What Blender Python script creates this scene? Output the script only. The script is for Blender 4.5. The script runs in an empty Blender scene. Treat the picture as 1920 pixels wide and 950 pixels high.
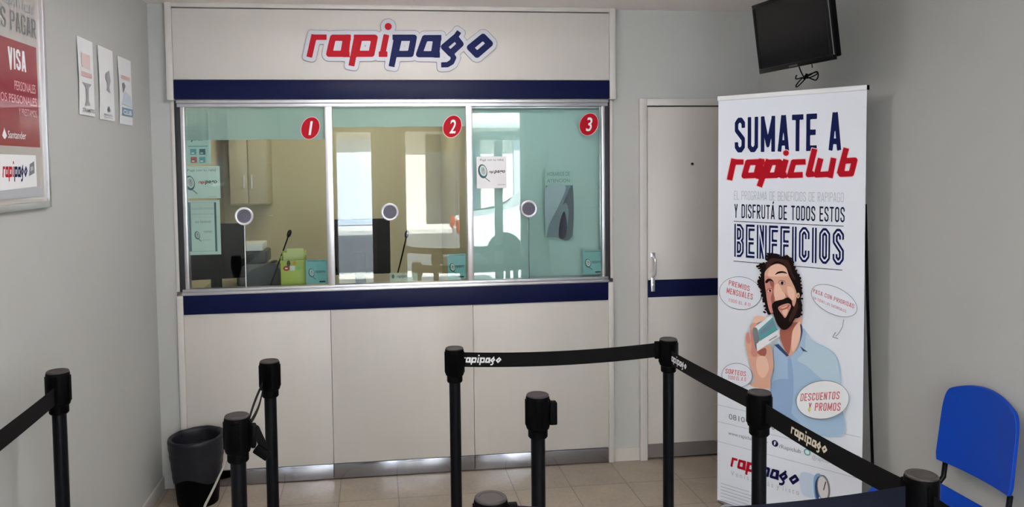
import bpy, bmesh, math, random
import numpy as np
from mathutils import Vector, Matrix
random.seed(7)
sc = bpy.context.scene
COL = sc.collection

# ------------------------------------------------------------------ camera
CX, CY, CZ = 1.1111, -4.294, 1.6874
YAW, PITCH, ROLL, FOC, PYC, PXC = 0.1299, -0.0513, -0.0125, 1491.3222, 386.1736, 898.5815
CP = Vector((CX, CY, CZ))
def cam_axes():
    cy, sy = math.cos(YAW), math.sin(YAW)
    f = Vector((sy, cy, 0)); r = Vector((cy, -sy, 0)); u = Vector((0, 0, 1))
    f2 = f*math.cos(PITCH)+u*math.sin(PITCH); u2 = -f*math.sin(PITCH)+u*math.cos(PITCH)
    return f2, r*math.cos(ROLL)+u2*math.sin(ROLL), -r*math.sin(ROLL)+u2*math.cos(ROLL)
CF, CR, CU = cam_axes()
cam_data = bpy.data.cameras.new('camera')
cam = bpy.data.objects.new('camera', cam_data); COL.objects.link(cam)
R = Matrix((CR, CU, -CF)).transposed().to_4x4()
cam.matrix_world = Matrix.Translation(CP) @ R
cam_data.sensor_fit = 'HORIZONTAL'; cam_data.sensor_width = 36.0
cam_data.lens = FOC/1920*36.0
cam_data.shift_x = (960-PXC)/1920; cam_data.shift_y = (PYC-475)/1920
cam_data.clip_start = 0.05; cam_data.clip_end = 200
sc.camera = cam

# ------------------------------------------------------------------ light, exposure
vs = sc.view_settings
vs.view_transform = 'Standard'; vs.look = 'None'; vs.gamma = 1.0; vs.use_curve_mapping = False
vs.exposure = 1.62
sc.cycles.use_denoising = True
sc.cycles.max_bounces = 10; sc.cycles.transparent_max_bounces = 16
sc.cycles.sample_clamp_indirect = 8.0
SKY, SUN, LAMP, LAMP_BOOTH = 2.3, 24.0, 6.4, 4.9
LAMP_COL = (1.0, 0.955, 0.94); BOOTH_COL = (1.0, 0.88, 0.62)
world = bpy.data.worlds.new('world'); sc.world = world; world.use_nodes = True
bg = world.node_tree.nodes['Background']
bg.inputs[0].default_value = (0.74, 0.88, 1.0, 1); bg.inputs[1].default_value = SKY
sun_d = bpy.data.lights.new('sun', 'SUN'); sun_d.energy = SUN; sun_d.angle = 0.02
sun_o = bpy.data.objects.new('sun', sun_d); COL.objects.link(sun_o)
sun_o.rotation_euler = (math.radians(-38), math.radians(14), 0)
por_d = bpy.data.lights.new('daylight_opening', 'AREA'); por_d.shape = 'RECTANGLE'
por_d.size = 3.2; por_d.size_y = 2.3; por_d.cycles.is_portal = True
por = bpy.data.objects.new('daylight_opening', por_d); COL.objects.link(por)
por.location = (1.63, -5.62, 1.25); por.rotation_euler = (math.radians(90), 0, 0)

# ------------------------------------------------------------------ helpers
def ray(px, py):
    return CF + CR*((px-PXC)/FOC) - CU*((py-PYC)/FOC)
def at(px, py, axis, val):                 # photo pixel -> point on an axis plane of the room
    d = ray(px, py); return CP + d*((val-CP[axis])/d[axis])

def lin(c):
    return tuple(((v/255)/12.92 if v/255 <= .04045 else ((v/255+.055)/1.055)**2.4) for v in c)
MATS = {}
def mat(name, rgb, rough=.5, metal=0., spec=.5, noise=0., nscale=40., stretch=(1, 1, 1), bump=0., coat=0.):
    if name in MATS: return MATS[name]
    m = bpy.data.materials.new(name); m.use_nodes = True
    nt = m.node_tree; b = nt.nodes['Principled BSDF']
    c = lin(rgb)
    b.inputs['Base Color'].default_value = (*c, 1); b.inputs['Roughness'].default_value = rough
    b.inputs['Metallic'].default_value = metal; b.inputs['Specular IOR Level'].default_value = spec
    if coat: b.inputs['Coat Weight'].default_value = coat
    if noise or bump:
        tc = nt.nodes.new('ShaderNodeTexCoord'); mp = nt.nodes.new('ShaderNodeMapping')
        mp.inputs['Scale'].default_value = stretch
        n = nt.nodes.new('ShaderNodeTexNoise'); n.inputs['Scale'].default_value = nscale; n.inputs['Detail'].default_value = 5
        nt.links.new(tc.outputs['Object'], mp.inputs[0]); nt.links.new(mp.outputs[0], n.inputs['Vector'])
        if noise:
            mx = nt.nodes.new('ShaderNodeMix'); mx.data_type = 'RGBA'
            mx.inputs[6].default_value = (*[v*(1-noise) for v in c], 1); mx.inputs[7].default_value = (*[min(1, v*(1+noise)) for v in c], 1)
            nt.links.new(n.outputs[0], mx.inputs[0]); nt.links.new(mx.outputs[2], b.inputs['Base Color'])
        if bump:
            bp = nt.nodes.new('ShaderNodeBump'); bp.inputs['Strength'].default_value = bump; bp.inputs['Distance'].default_value = .002
            nt.links.new(n.outputs[0], bp.inputs['Height']); nt.links.new(bp.outputs[0], b.inputs['Normal'])
    MATS[name] = m; return m
def emit(name, rgb, s):
    m = bpy.data.materials.new(name); m.use_nodes = True; nt = m.node_tree
    nt.nodes.remove(nt.nodes['Principled BSDF']); e = nt.nodes.new('ShaderNodeEmission')
    e.inputs[0].default_value = (*rgb, 1); e.inputs[1].default_value = s
    nt.links.new(e.outputs[0], nt.nodes['Material Output'].inputs[0]); return m
def glass_mat(name, tint, ior=1.5):
    m = bpy.data.materials.new(name); m.use_nodes = True; nt = m.node_tree
    nt.nodes.remove(nt.nodes['Principled BSDF'])
    t = nt.nodes.new('ShaderNodeBsdfTransparent'); t.inputs[0].default_value = (*tint, 1)
    g = nt.nodes.new('ShaderNodeBsdfGlossy'); g.inputs['Roughness'].default_value = 0.0
    fr = nt.nodes.new('ShaderNodeFresnel'); fr.inputs[0].default_value = ior
    mx = nt.nodes.new('ShaderNodeMixShader')
    nt.links.new(fr.outputs[0], mx.inputs[0]); nt.links.new(t.outputs[0], mx.inputs[1]); nt.links.new(g.outputs[0], mx.inputs[2])
    nt.links.new(mx.outputs[0], nt.nodes['Material Output'].inputs[0]); return m
def translucent_mat(name, rgb, alpha):
    m = bpy.data.materials.new(name); m.use_nodes = True; nt = m.node_tree
    b = nt.nodes['Principled BSDF']; b.inputs['Base Color'].default_value = (*lin(rgb), 1)
    b.inputs['Roughness'].default_value = .6; b.inputs['Alpha'].default_value = alpha; return m

class B:
    """collects geometry for ONE mesh object; faces carry a material slot"""
    def __init__(s): s.bm = bmesh.new(); s.mats = []; s.cur = 0
    def use(s, m):
        if m not in s.mats: s.mats.append(m)
        s.cur = s.mats.index(m); return s
    def _tag(s, faces):
        for f in faces: f.material_index = s.cur
    def poly(s, pts):
        f = s.bm.faces.new([s.bm.verts.new(p) for p in pts]); f.material_index = s.cur; return f
    def box(s, x0, x1, y0, y1, z0, z1, bev=0., seg=2, M=None):
        r = bmesh.ops.create_cube(s.bm, size=1.0)
        vs_ = r['verts']
        for v in vs_:
            v.co = Vector(((x0+x1)/2+v.co.x*(x1-x0), (y0+y1)/2+v.co.y*(y1-y0), (z0+z1)/2+v.co.z*(z1-z0)))
        fs = list({f for v in vs_ for f in v.link_faces}); s._tag(fs)
        if bev:
            es = list({e for v in vs_ for e in v.link_edges})
            q = bmesh.ops.bevel(s.bm, geom=es, offset=bev, segments=seg, affect='EDGES', profile=.5)
            s._tag(q['faces']); vs_ = list({v for f in q['faces'] for v in f.verts} | {v for v in vs_ if v.is_valid})
        if M is not None:
            for v in vs_: v.co = M @ v.co
        return s
    def ring(s, c, ax1, ax2, r, n):
        return [s.bm.verts.new(c+ax1*(r*math.cos(2*math.pi*i/n))+ax2*(r*math.sin(2*math.pi*i/n))) for i in range(n)]
    def bridge(s, a, b):
        n = len(a)
        for i in range(n):
            s.bm.faces.new((a[i], a[(i+1) % n], b[(i+1) % n], b[i])).material_index = s.cur
    def tube(s, pts, r, n=10, caps=True):
        pts = [Vector(p) for p in pts]; rs = r if isinstance(r, (list, tuple)) else [r]*len(pts)
        prev = None; rings = []
        for i, p in enumerate(pts):
            t = (pts[min(i+1, len(pts)-1)]-pts[max(i-1, 0)]).normalized()
            if prev is None:
                a = t.orthogonal().normalized()
            else:
                a = (prev - t*prev.dot(t)).normalized()
            prev = a; rings.append(s.ring(p, a, t.cross(a), rs[i], n))
        for a, b in zip(rings, rings[1:]): s.bridge(a, b)
        if caps:
            s.bm.faces.new(rings[0][::-1]).material_index = s.cur; s.bm.faces.new(rings[-1]).material_index = s.cur
        return s
    def lathe(s, prof, c=(0, 0, 0), n=32, ax=(0, 0, 1), caps=True):
        c = Vector(c); ax = Vector(ax).normalized(); a = ax.orthogonal().normalized(); b = ax.cross(a)
        rings = [s.ring(c+ax*z, a, b, r, n) for r, z in prof]
        for p, q in zip(rings, rings[1:]): s.bridge(p, q)
        if caps:
            s.bm.faces.new(rings[0][::-1]).material_index = s.cur; s.bm.faces.new(rings[-1]).material_index = s.cur
        return s
    def grid(s, fn, nu, nv, closed=False):
        g = [[s.bm.verts.new(fn(i/nu, j/nv)) for j in range(nv+1)] for i in range(nu+1)]
        for i in range(nu):
            for j in range(nv):
                s.bm.faces.new((g[i][j], g[i+1][j], g[i+1][j+1], g[i][j+1])).material_index = s.cur
        return g
    def slab(s, fn, nu, nv, off):               # thick sheet: fn(u,v)->point, off(u,v)->thickness vector
        a = s.grid(fn, nu, nv); b = s.grid(lambda u, v: fn(u, v)+off(u, v), nu, nv)
        edge = lambda g: [g[i][0] for i in range(nu+1)]+[g[nu][j] for j in range(1, nv+1)]+[g[i][nv] for i in range(nu-1, -1, -1)]+[g[0][j] for j in range(nv-1, 0, -1)]
        s.bridge(edge(a), edge(b)); return s
    def obj(s, name, m=None, parent=None, sharp=35):
        bmesh.ops.recalc_face_normals(s.bm, faces=s.bm.faces[:])
        for e in s.bm.edges:
            if len(e.link_faces) == 2 and e.calc_face_angle(0) > math.radians(sharp): e.smooth = False
        for f in s.bm.faces: f.smooth = True
        me = bpy.data.meshes.new(name); s.bm.to_mesh(me); s.bm.free()
        for q in (s.mats or [m]): me.materials.append(q)
        o = bpy.data.objects.new(name, me); COL.objects.link(o)
        place(o, parent); return o
def root_of(o):
    while o.parent: o = o.parent
    return o
def place(o, parent):                           # meshes are made in room coordinates; a thing's own origin sits at its base
    if parent is not None:
        r = root_of(parent)
        if r.type == 'EMPTY': o.data.transform(Matrix.Translation(-r.location))
        o.parent = parent
def tag(o, label=None, cat=None, group=None, kind=None):
    if label: o['label'] = label
    if cat: o['category'] = cat
    if group: o['group'] = group
    if kind: o['kind'] = kind
    return o
def thing(name, label, cat, loc=(0, 0, 0), group=None, kind=None):
    o = bpy.data.objects.new(name, None); COL.objects.link(o); o.location = loc; o.empty_display_size = .1
    return tag(o, label, cat, group, kind)
def copy_tree(o, parent=None):
    c = o.copy(); COL.objects.link(c)
    if parent: c.parent = parent
    for ch in list(o.children): copy_tree(ch, c)
    return c

# ---- flat lettering: strokes -> distance field -> outlines
def seg_box(X, Y, a, b, hw, ea, eb):
    d = np.array(b, float)-np.array(a, float); L = math.hypot(*d); d /= (L or 1)
    t = (X-a[0])*d[0]+(Y-a[1])*d[1]; n = -(X-a[0])*d[1]+(Y-a[1])*d[0]
    qx = np.abs(t-(L+eb-ea)/2)-(L+ea+eb)/2; qy = np.abs(n)-hw
    return np.hypot(np.maximum(qx, 0), np.maximum(qy, 0))+np.minimum(np.maximum(qx, qy), 0)
def field(strokes, cell, pad):
    P = [p for s in strokes for p in s['p']]; hw = max(s['w'] for s in strokes)
    x0 = min(p[0] for p in P)-hw-pad-2*cell; x1 = max(p[0] for p in P)+hw+pad+2*cell
    y0 = min(p[1] for p in P)-hw-pad-2*cell; y1 = max(p[1] for p in P)+hw+pad+2*cell
    xs = np.arange(x0, x1+cell, cell); ys = np.arange(y0, y1+cell, cell)
    X, Y = np.meshgrid(xs, ys); D = np.full(X.shape, 1e9)
    for s in strokes:
        p = list(s['p']); w = s['w']
        if len(p) == 1: D = np.minimum(D, np.hypot(X-p[0][0], Y-p[0][1])-w); continue
        if s.get('closed'): p = p+[p[0]]
        for i, (a, b) in enumerate(zip(p, p[1:])):
            D = np.minimum(D, seg_box(X, Y, a, b, w, 0, 0))
        js = p[:-1] if s.get('closed') else (p if s.get('round') else p[1:-1])
        for k, j in enumerate(js):
            if s.get('square'):
                D = np.minimum(D, np.maximum(np.abs(X-j[0]), np.abs(Y-j[1]))-w)
            else:
                D = np.minimum(D, np.hypot(X-j[0], Y-j[1])-w)
    return xs, ys, D
def contours(xs, ys, D, iso):
    V = D-iso; V[np.abs(V) < 1e-9] = 1e-9
    ny, nx = V.shape; nxt = {}; pos = {}
    def E(k):
        if k not in pos:
            t, i, j = k
            if t == 0: a, b = V[j, i], V[j, i+1]; f = a/(a-b); pos[k] = (xs[i]+f*(xs[i+1]-xs[i]), ys[j])
            else: a, b = V[j, i], V[j+1, i]; f = a/(a-b); pos[k] = (xs[i], ys[j]+f*(ys[j+1]-ys[j]))
        return k
    S = V < 0
    act = (S[:-1, :-1].astype(int)+S[:-1, 1:]+S[1:, 1:]+S[1:, :-1])
    for j, i in zip(*np.where((act > 0) & (act < 4))):
        c = (S[j, i], S[j, i+1], S[j+1, i+1], S[j+1, i])
        e = ((0, i, j), (1, i+1, j), (0, i, j+1), (1, i, j))
        ins, outs = [], []
        for k in range(4):                       # walk the cell corners: leave / enter the inside
            if c[k] and not c[(k+1) % 4]: outs.append(k)
            if not c[k] and c[(k+1) % 4]: ins.append(k)
        for o_ in outs:                          # link exit edge to the nearest preceding entry edge
            k = min(ins, key=lambda q: (o_-q) % 4); ins.remove(k)
            nxt[E(e[o_])] = E(e[k])
    loops = []
    while nxt:
        st, cur = next(iter(nxt.items())); L = [st]; del nxt[st]
        while cur != st and cur in nxt: L.append(cur); cur = nxt.pop(cur)
        P = [pos[k] for k in L]
        loops.append(P)
    return loops
def thin(P, eps):
    ch = True
    while ch and len(P) > 8:
        ch = False; Q = []; i = 0; n = len(P)
        skip = False
        for i in range(n):
            if skip: skip = False; Q.append(P[i]); continue
            a, b, c = P[i-1], P[i], P[(i+1) % n]
            dx, dy = c[0]-a[0], c[1]-a[1]; L = math.hypot(dx, dy) or 1e-9
            if abs((b[0]-a[0])*dy-(b[1]-a[1])*dx)/L < eps: ch = True; skip = True; continue
            Q.append(b)
        P = Q
    return P
def outline(strokes, cell, iso=0., pad=0.):
    xs, ys, D = field(strokes, cell, pad)
    return [q for q in (thin(l, cell*.12) for l in contours(xs, ys, D, iso)) if len(q) > 2]

def tess(loops):
    cu = bpy.data.curves.new('tmp', 'CURVE'); cu.dimensions = '2D'; cu.fill_mode = 'BOTH'
    for l in loops:
        sp = cu.splines.new('POLY'); sp.points.add(len(l)-1); sp.use_cyclic_u = True
        for q, p in zip(sp.points, l): q.co = (p[0]*100, p[1]*100, 0, 1)
    o = bpy.data.objects.new('tmp', cu); COL.objects.link(o)
    dg = bpy.context.evaluated_depsgraph_get(); me = bpy.data.meshes.new_from_object(o.evaluated_get(dg))
    V = [(v.co.x/100, v.co.y/100) for v in me.vertices]; T = [tuple(p.vertices) for p in me.polygons]
    bpy.data.objects.remove(o); bpy.data.curves.remove(cu); bpy.data.meshes.remove(me)
    return V, T
class Flat:
    """a plane in the room with its own u (right), v (up) and outward normal"""
    def __init__(s, O, ux, n, uy=(0, 0, 1)):
        s.O = Vector(O); s.ux = Vector(ux).normalized(); s.uy = Vector(uy).normalized(); s.n = Vector(n).normalized()
    def px(s, x, y):
        d = ray(x, y); t = (s.O-CP).dot(s.n)/d.dot(s.n); q = CP+d*t-s.O
        return (q.dot(s.ux), q.dot(s.uy))
    def p3(s, u, v, h=0.): return s.O+s.ux*u+s.uy*v+s.n*h
class Print:
    """flat printed shapes on a Flat, each later shape a hair above the one before"""
    def __init__(s, fl, step=.00012, h0=.0004): s.fl = fl; s.b = B(); s.h = h0; s.step = step; s.n = 0
    def loops(s, loops, m, thick=0., fn=None):
        s.b.use(m); s.h += s.step
        if fn: loops = [[fn(*p) for p in l] for l in loops]
        flat = [p for l in loops for p in l]
        tv_, tris = tess(loops)
        V = [s.b.bm.verts.new(s.fl.p3(p[0], p[1], s.h+thick)) for p in tv_]
        for t in tris:
            try: s.b.bm.faces.new([V[i] for i in t]).material_index = s.b.cur
            except ValueError: pass
        if thick:
            W = [s.b.bm.verts.new(s.fl.p3(p[0], p[1], s.h)) for p in flat]; V = [s.b.bm.verts.new(s.fl.p3(p[0], p[1], s.h+thick)) for p in flat]; k = 0
            for l in loops:
                n = len(l)
                for i in range(n):
                    a, b_ = k+i, k+(i+1) % n
                    try: s.b.bm.faces.new((V[a], V[b_], W[b_], W[a])).material_index = s.b.cur
                    except ValueError: pass
                k += n
            s.h += thick
        s.n += 1
    def px_poly(s, pts, m, smooth=True, f=None):
        if f: pts = [f(*p) for p in pts]
        if smooth: pts = catmull(pts)
        s.loops([[s.fl.px(*p) for p in pts]], m)
    def px_ell(s, x, y, rx, ry, m, tilt=0., ring=0.):
        def el(k):
            c, q = math.cos(math.radians(tilt)), math.sin(math.radians(tilt)); o = []
            for i in range(36):
                a = 2*math.pi*i/36; ex, ey = (rx-k)*math.cos(a), (ry-k)*math.sin(a)
                o.append(s.fl.px(x+ex*c-ey*q, y+ex*q+ey*c))
            return o
        s.loops([el(0), el(ring)] if ring else [el(0)], m)
    def px_line(s, a, b, w, m):
        (x0, y0), (x1, y1) = s.fl.px(*a), s.fl.px(*b); L = math.hypot(x1-x0, y1-y0); nx, ny = -(y1-y0)/L*w/2, (x1-x0)/L*w/2
        s.loops([[(x0-nx, y0-ny), (x1-nx, y1-ny), (x1+nx, y1+ny), (x0+nx, y0+ny)]], m)
    def rect(s, u0, v0, u1, v1, m): s.loops([[(u0, v0), (u1, v0), (u1, v1), (u0, v1)]], m)
    def fitted(s, L, bl, tr, m, bbox=None, slant=None):
        """loops L stretched over the rectangle bl..tr (uv)"""
        P = [p for l in L for p in l]
        x0, x1, y0, y1 = bbox or (min(p[0] for p in P), max(p[0] for p in P), min(p[1] for p in P), max(p[1] for p in P))
        sl = slant or 0.
        def fn(x, y):
            a, c = (x-x0)/(x1-x0), (y-y0)/(y1-y0)
            return (bl[0]+a*(tr[0]-bl[0]), bl[1]+c*(tr[1]-bl[1])+a*sl)
        s.loops(L, m, fn=fn)
    def caps(s, txt, bl, tr, m, sw=.13, inner=None, gap=.12, shear=0., slant=0.):
        st = word(txt, sw, gap, shear); L = outline(st, .022); P = [p for l in L for p in l]
        bb = (min(p[0] for p in P), max(p[0] for p in P), min(0., min(p[1] for p in P)) if False else 0., 1.)
        s.fitted(L, bl, tr, m, bb, slant)
        if inner:
            st2 = word(txt, sw, gap, shear, sw*.13); s.fitted(outline(st2, .012), bl, tr, inner, bb, slant)
    def small(s, txt, bl, tr, m, bold=0., shear=0., slant=0.):
        V, T = btext(txt, bold, shear)
        x0 = min(v[0] for v in V); x1 = max(v[0] for v in V); y0 = min(v[1] for v in V); y1 = max(v[1] for v in V)
        s.b.use(m); s.h += s.step
        W = []
        for x, y in V:
            a, c = (x-x0)/(x1-x0), (y-y0)/((y1-y0) or 1)
            W.append(s.b.bm.verts.new(s.fl.p3(bl[0]+a*(tr[0]-bl[0]), bl[1]+c*(tr[1]-bl[1])+a*slant, s.h)))
        for t in T:
            try: s.b.bm.faces.new([W[i] for i in t]).material_index = s.b.cur
            except ValueError: pass
    def obj(s, name, parent=None): return s.b.obj(name, None, parent)
def catmull(P, k=5):
    n = len(P); o = []
    for i in range(n):
        a, b, c, d = P[i-1], P[i], P[(i+1) % n], P[(i+2) % n]
        for j in range(k):
            t = j/k
            o.append(tuple(.5*((2*b[q])+(-a[q]+c[q])*t+(2*a[q]-5*b[q]+4*c[q]-d[q])*t*t+(-a[q]+3*b[q]-3*c[q]+d[q])*t**3) for q in (0, 1)))
    return o
BT = {}
def btext(txt, bold=0., shear=0.):
    k = (txt, bold, shear)
    if k not in BT:
        cu = bpy.data.curves.new('tmp', 'FONT'); cu.body = txt; cu.offset = bold; cu.shear = shear; cu.resolution_u = 3
        o = bpy.data.objects.new('tmp', cu); COL.objects.link(o)
        dg = bpy.context.evaluated_depsgraph_get(); me = bpy.data.meshes.new_from_object(o.evaluated_get(dg))
        BT[k] = ([(v.co.x, v.co.y) for v in me.vertices], [tuple(p.vertices) for p in me.polygons])
        bpy.data.objects.remove(o); bpy.data.curves.remove(cu); bpy.data.meshes.remove(me)
    return BT[k]
def letter(ch, a):
    """condensed capitals, height 1; a = half the stroke"""
    w = .44; x0, x1, y0, y1, m, r = a, w-a, a, 1-a, .5, .09
    o = [(x0+r, y0), (x1-r, y0), (x1, y0+r), (x1, y1-r), (x1-r, y1), (x0+r, y1), (x0, y1-r), (x0, y0+r)]
    c = lambda *p, **k: dict(p=list(p), **k)
    if ch == 'S': return w, [c((x1, .70), (x1, y1-r), (x1-r, y1), (x0+r, y1), (x0, y1-r), (x0, .64), (x1, .38), (x1, y0+r), (x1-r, y0), (x0+r, y0), (x0, y0+r), (x0, .30))]
    if ch == 'U': return w, [c((x0, 1), (x0, y0+r), (x0+r, y0), (x1-r, y0), (x1, y0+r), (x1, 1))]
    if ch == 'M': W = .58; return W, [c((x0, 0), (x0, 1)), c((W-x0, 0), (W-x0, 1)), c((x0, .93), (W/2, .2), (W-x0, .93))]
    if ch == 'A' or ch == 'Á':
        q = [c((x0-.01, 0), (w/2-.02, 1)), c((x1+.01, 0), (w/2+.02, 1)), c((x0+.04, .24), (x1-.04, .24))]
        return w, q+([c((w/2, 1.08), (w/2+.1, 1.25))] if ch == 'Á' else [])
    if ch == 'T': return w, [c((0, y1), (w, y1)), c((w/2, y1), (w/2, 0))]
    if ch == 'E': W = .40; return W, [c((W, y1), (x0, y1), (x0, y0), (W, y0), square=1), c((x0, m), (W-.04, m))]
    if ch == 'F': W = .40; return W, [c((W, y1), (x0, y1), (x0, 0), square=1), c((x0, m), (W-.04, m))]
    if ch == 'L': W = .38; return W, [c((x0, 1), (x0, y0), (W, y0), square=1)]
    if ch == 'I': return 2*a, [c((a, 0), (a, 1))]
    if ch in 'OD': return w, [c(*(o if ch == 'O' else [(x0, y0), (x1-r, y0), (x1, y0+r), (x1, y1-r), (x1-r, y1), (x0, y1)]), closed=1)]
    if ch == 'C': return w, [c((x1, .66), (x1, y1-r), (x1-r, y1), (x0+r, y1), (x0, y1-r), (x0, y0+r), (x0+r, y0), (x1-r, y0), (x1, y0+r), (x1, .34))]
    if ch == 'G': return w, [c((x1, .70), (x1, y1-r), (x1-r, y1), (x0+r, y1), (x0, y1-r), (x0, y0+r), (x0+r, y0), (x1-r, y0), (x1, y0+r), (x1, .46), (w/2, .46))]
    if ch == 'N': return w, [c((x0, 0), (x0, 1)), c((x1, 0), (x1, 1)), c((x0, .95), (x1, .05))]
    if ch == 'Y': return w, [c((x0, 1), (w/2, .45), (w/2, 0)), c((x1, 1), (w/2, .45))]
    if ch == 'V': return w, [c((x0, 1), (w/2, 0), (x1, 1))]
    if ch in 'PRB':
        q = [c((x0, 0), (x0, 1)), c((x0, y1), (x1-r, y1), (x1, y1-r), (x1, .5+r), (x1-r, .5), (x0, .5))]
        if ch == 'R': q.append(c((x0+.12, .5), (x1, 0)))
        if ch == 'B': q = [c((x0, y0), (x0, y1)), c((x0, y1), (x1-r, y1), (x1, y1-r), (x1, .5+r), (x1-r, .5), (x0, .5)), c((x1-r, .5), (x1, .5-r), (x1, y0+r), (x1-r, y0), (x0, y0)), c((x0, 0), (x0, 1))]
        return w, q
    return .22, []
def word(txt, sw, gap, shear=0., hw=None):
    x = 0.; out = []
    for ch in txt:
        w, q = letter(ch, sw/2)
        for s in q:
            s['p'] = [(x+p[0]+shear*p[1], p[1]) for p in s['p']]; s['w'] = hw or sw/2; out.append(s)
        x += w+gap
    return out
# the two brand wordmarks, centre lines traced in a y-down frame
def wm(*p, w=27, closed=0): return dict(p=[(a, -b) for a, b in p], w=w, closed=closed)
RAPI = [wm((150, 178), (101, 392), w=28), wm((128, 203), (266, 203), w=26),
        wm((325, 208), (450, 208), (424, 360), (290, 360), w=30, closed=1), wm((470, 178), (446, 390), w=27), wm((420, 206), (496, 204), w=26), wm((420, 366), (484, 366), w=26),
        wm((556, 185), (500, 475), w=29), wm((522, 203), (575, 203), w=25), wm((575, 208), (720, 208), (690, 360), (542, 360), w=30, closed=1),
        wm((832, 178), (792, 375), w=28), wm((758, 364), (842, 364), w=26), wm((848, 102), w=34)]
PAGO = [wm((936, 185), (880, 482), w=29), wm((888, 203), (950, 203), w=25), wm((950, 208), (1090, 208), (1060, 362), (916, 362), w=30, closed=1),
        wm((1195, 212), (1305, 212), (1280, 364), (1140, 364), w=30, closed=1), wm((1326, 183), (1300, 394), w=27), wm((1280, 207), (1352, 207), w=26), wm((1275, 372), (1338, 372), w=25),
        wm((1376, 294), (1482, 204), (1532, 268), (1436, 356), w=30, closed=1), wm((1468, 222), (1520, 150), w=24), wm((1440, 356), (1468, 398), (1448, 440), (1408, 463), (1348, 465), w=25),
        wm((1622, 300), (1745, 200), (1808, 264), (1688, 368), w=31, closed=1)]
CLUB = [wm((130, 440), (106, 552), w=15), wm((120, 457), (180, 457), w=14), wm((203, 459), (262, 457), (246, 526), (184, 529), w=15, closed=1), wm((275, 440), (256, 546), w=14), wm((250, 455), (290, 454), w=13), wm((245, 530), (276, 529), w=13),
        wm((312, 444), (262, 586), w=15), wm((320, 459), (368, 457), (352, 526), (296, 528), w=15, closed=1),
        wm((402, 444), (376, 540), w=15), wm((372, 528), (406, 526), w=14), wm((402, 410), w=15),
        wm((505, 456), (442, 458), (422, 527), (490, 524), w=15), wm((552, 388), (520, 522), (548, 520), w=15),
        wm((584, 438), (562, 524), (630, 520), w=15), wm((652, 436), (632, 540), w=15),
        wm((718, 384), (682, 520), w=15), wm((702, 452), (762, 448), (744, 518), (690, 520), w=15, closed=1)]
def wordmark(pr, fn, red, blue, halo=None, edge=None, thick=0.):
    cell = 7.
    if edge: pr.loops(outline(RAPI+PAGO, cell, 42, 50), edge, thick, fn)
    if halo: pr.loops(outline(RAPI+PAGO, cell, 37, 50), halo, 0, fn)
    pr.loops(outline(RAPI, cell), red, 0, fn); pr.loops(outline(PAGO, cell), blue, 0, fn)

# ------------------------------------------------------------------ materials
WALL = mat('wall_paint', (178, 180, 179), .7, noise=.03, nscale=3, bump=.05)
CEIL = mat('ceiling_paint', (246, 238, 236), .8)
PANEL = mat('panel_laminate', (196, 192, 188), .4, noise=.025, nscale=30, stretch=(1, 1, .08))
TRIM = mat('trim_laminate', (196, 193, 190), .4)
BLUE = mat('navy_laminate', (12, 20, 60), .4, spec=.15, noise=.12, nscale=60, stretch=(.1, 1, 1))
ALU = mat('aluminium', (224, 224, 230), .36, 1., noise=.05, nscale=80, stretch=(.05, 1, 1))
KICK = mat('kick_plate_steel', (172, 176, 188), .13, 1., noise=.06, nscale=90, stretch=(.04, 1, 1))
STEELDK = mat('grey_kick_plate', (112, 106, 106), .4)
BLACK = mat('black_plastic', (6, 6, 8), .5, spec=.05, noise=.1, nscale=60)
BLKPOLE = mat('black_powder_coat', (5, 7, 13), .35, spec=.15)
WEB = mat('black_webbing', (6, 6, 8), .8, spec=.2, noise=.2, nscale=400)
WEBB = mat('navy_webbing', (8, 12, 30), .75, spec=.2, noise=.15, nscale=400)
CAP = mat('grey_cap', (64, 60, 60), .5, spec=.2)
WHT = mat('white_print', (226, 228, 232), .5)
PAPER = mat('paper', (225, 227, 230), .6)
BANW = mat('banner_vinyl', (219, 224, 234), .45)
RED = mat('print_red', (172, 12, 32), .5, spec=.12); NAVY = mat('print_navy', (10, 22, 76), .5, spec=.12)
GREYT = mat('print_grey', (120, 124, 130), .6); LGREY = mat('print_light_grey', (172, 176, 182), .6); DARK = mat('print_dark', (26, 30, 40), .5, spec=.12)
DARKB = mat('print_dark_blue', (16, 26, 58), .5, spec=.12)
SILV = mat('sign_silver', (176, 178, 188), .35); EDGE = mat('sign_edge', (118, 122, 132), .4); PINK = mat('print_pink', (236, 190, 196), .5)
TEALP = mat('print_teal', (88, 158, 164), .5); TEALD = mat('print_dark_teal', (36, 92, 100), .5)
CREAM = mat('office_wall_paint', (208, 202, 180), .7)
TEALW = mat('teal_blind', (176, 206, 204), .6)
GLASS = glass_mat('window_glass', (.95, .985, .97))
SGLASS = glass_mat('shopfront_glass', (.96, .98, .98), 1.35)
REFL = translucent_mat('painted_reflection', (172, 200, 196), .62)  # see-through teal colour standing in for a reflection in the glass
PBLUE = mat('blue_plastic', (0, 62, 172), .4, spec=.25, noise=.03, nscale=5)
WOOD = mat('dark_wood', (92, 62, 40), .5)
GREYM = mat('grey_plastic', (120, 122, 124), .5)

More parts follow.
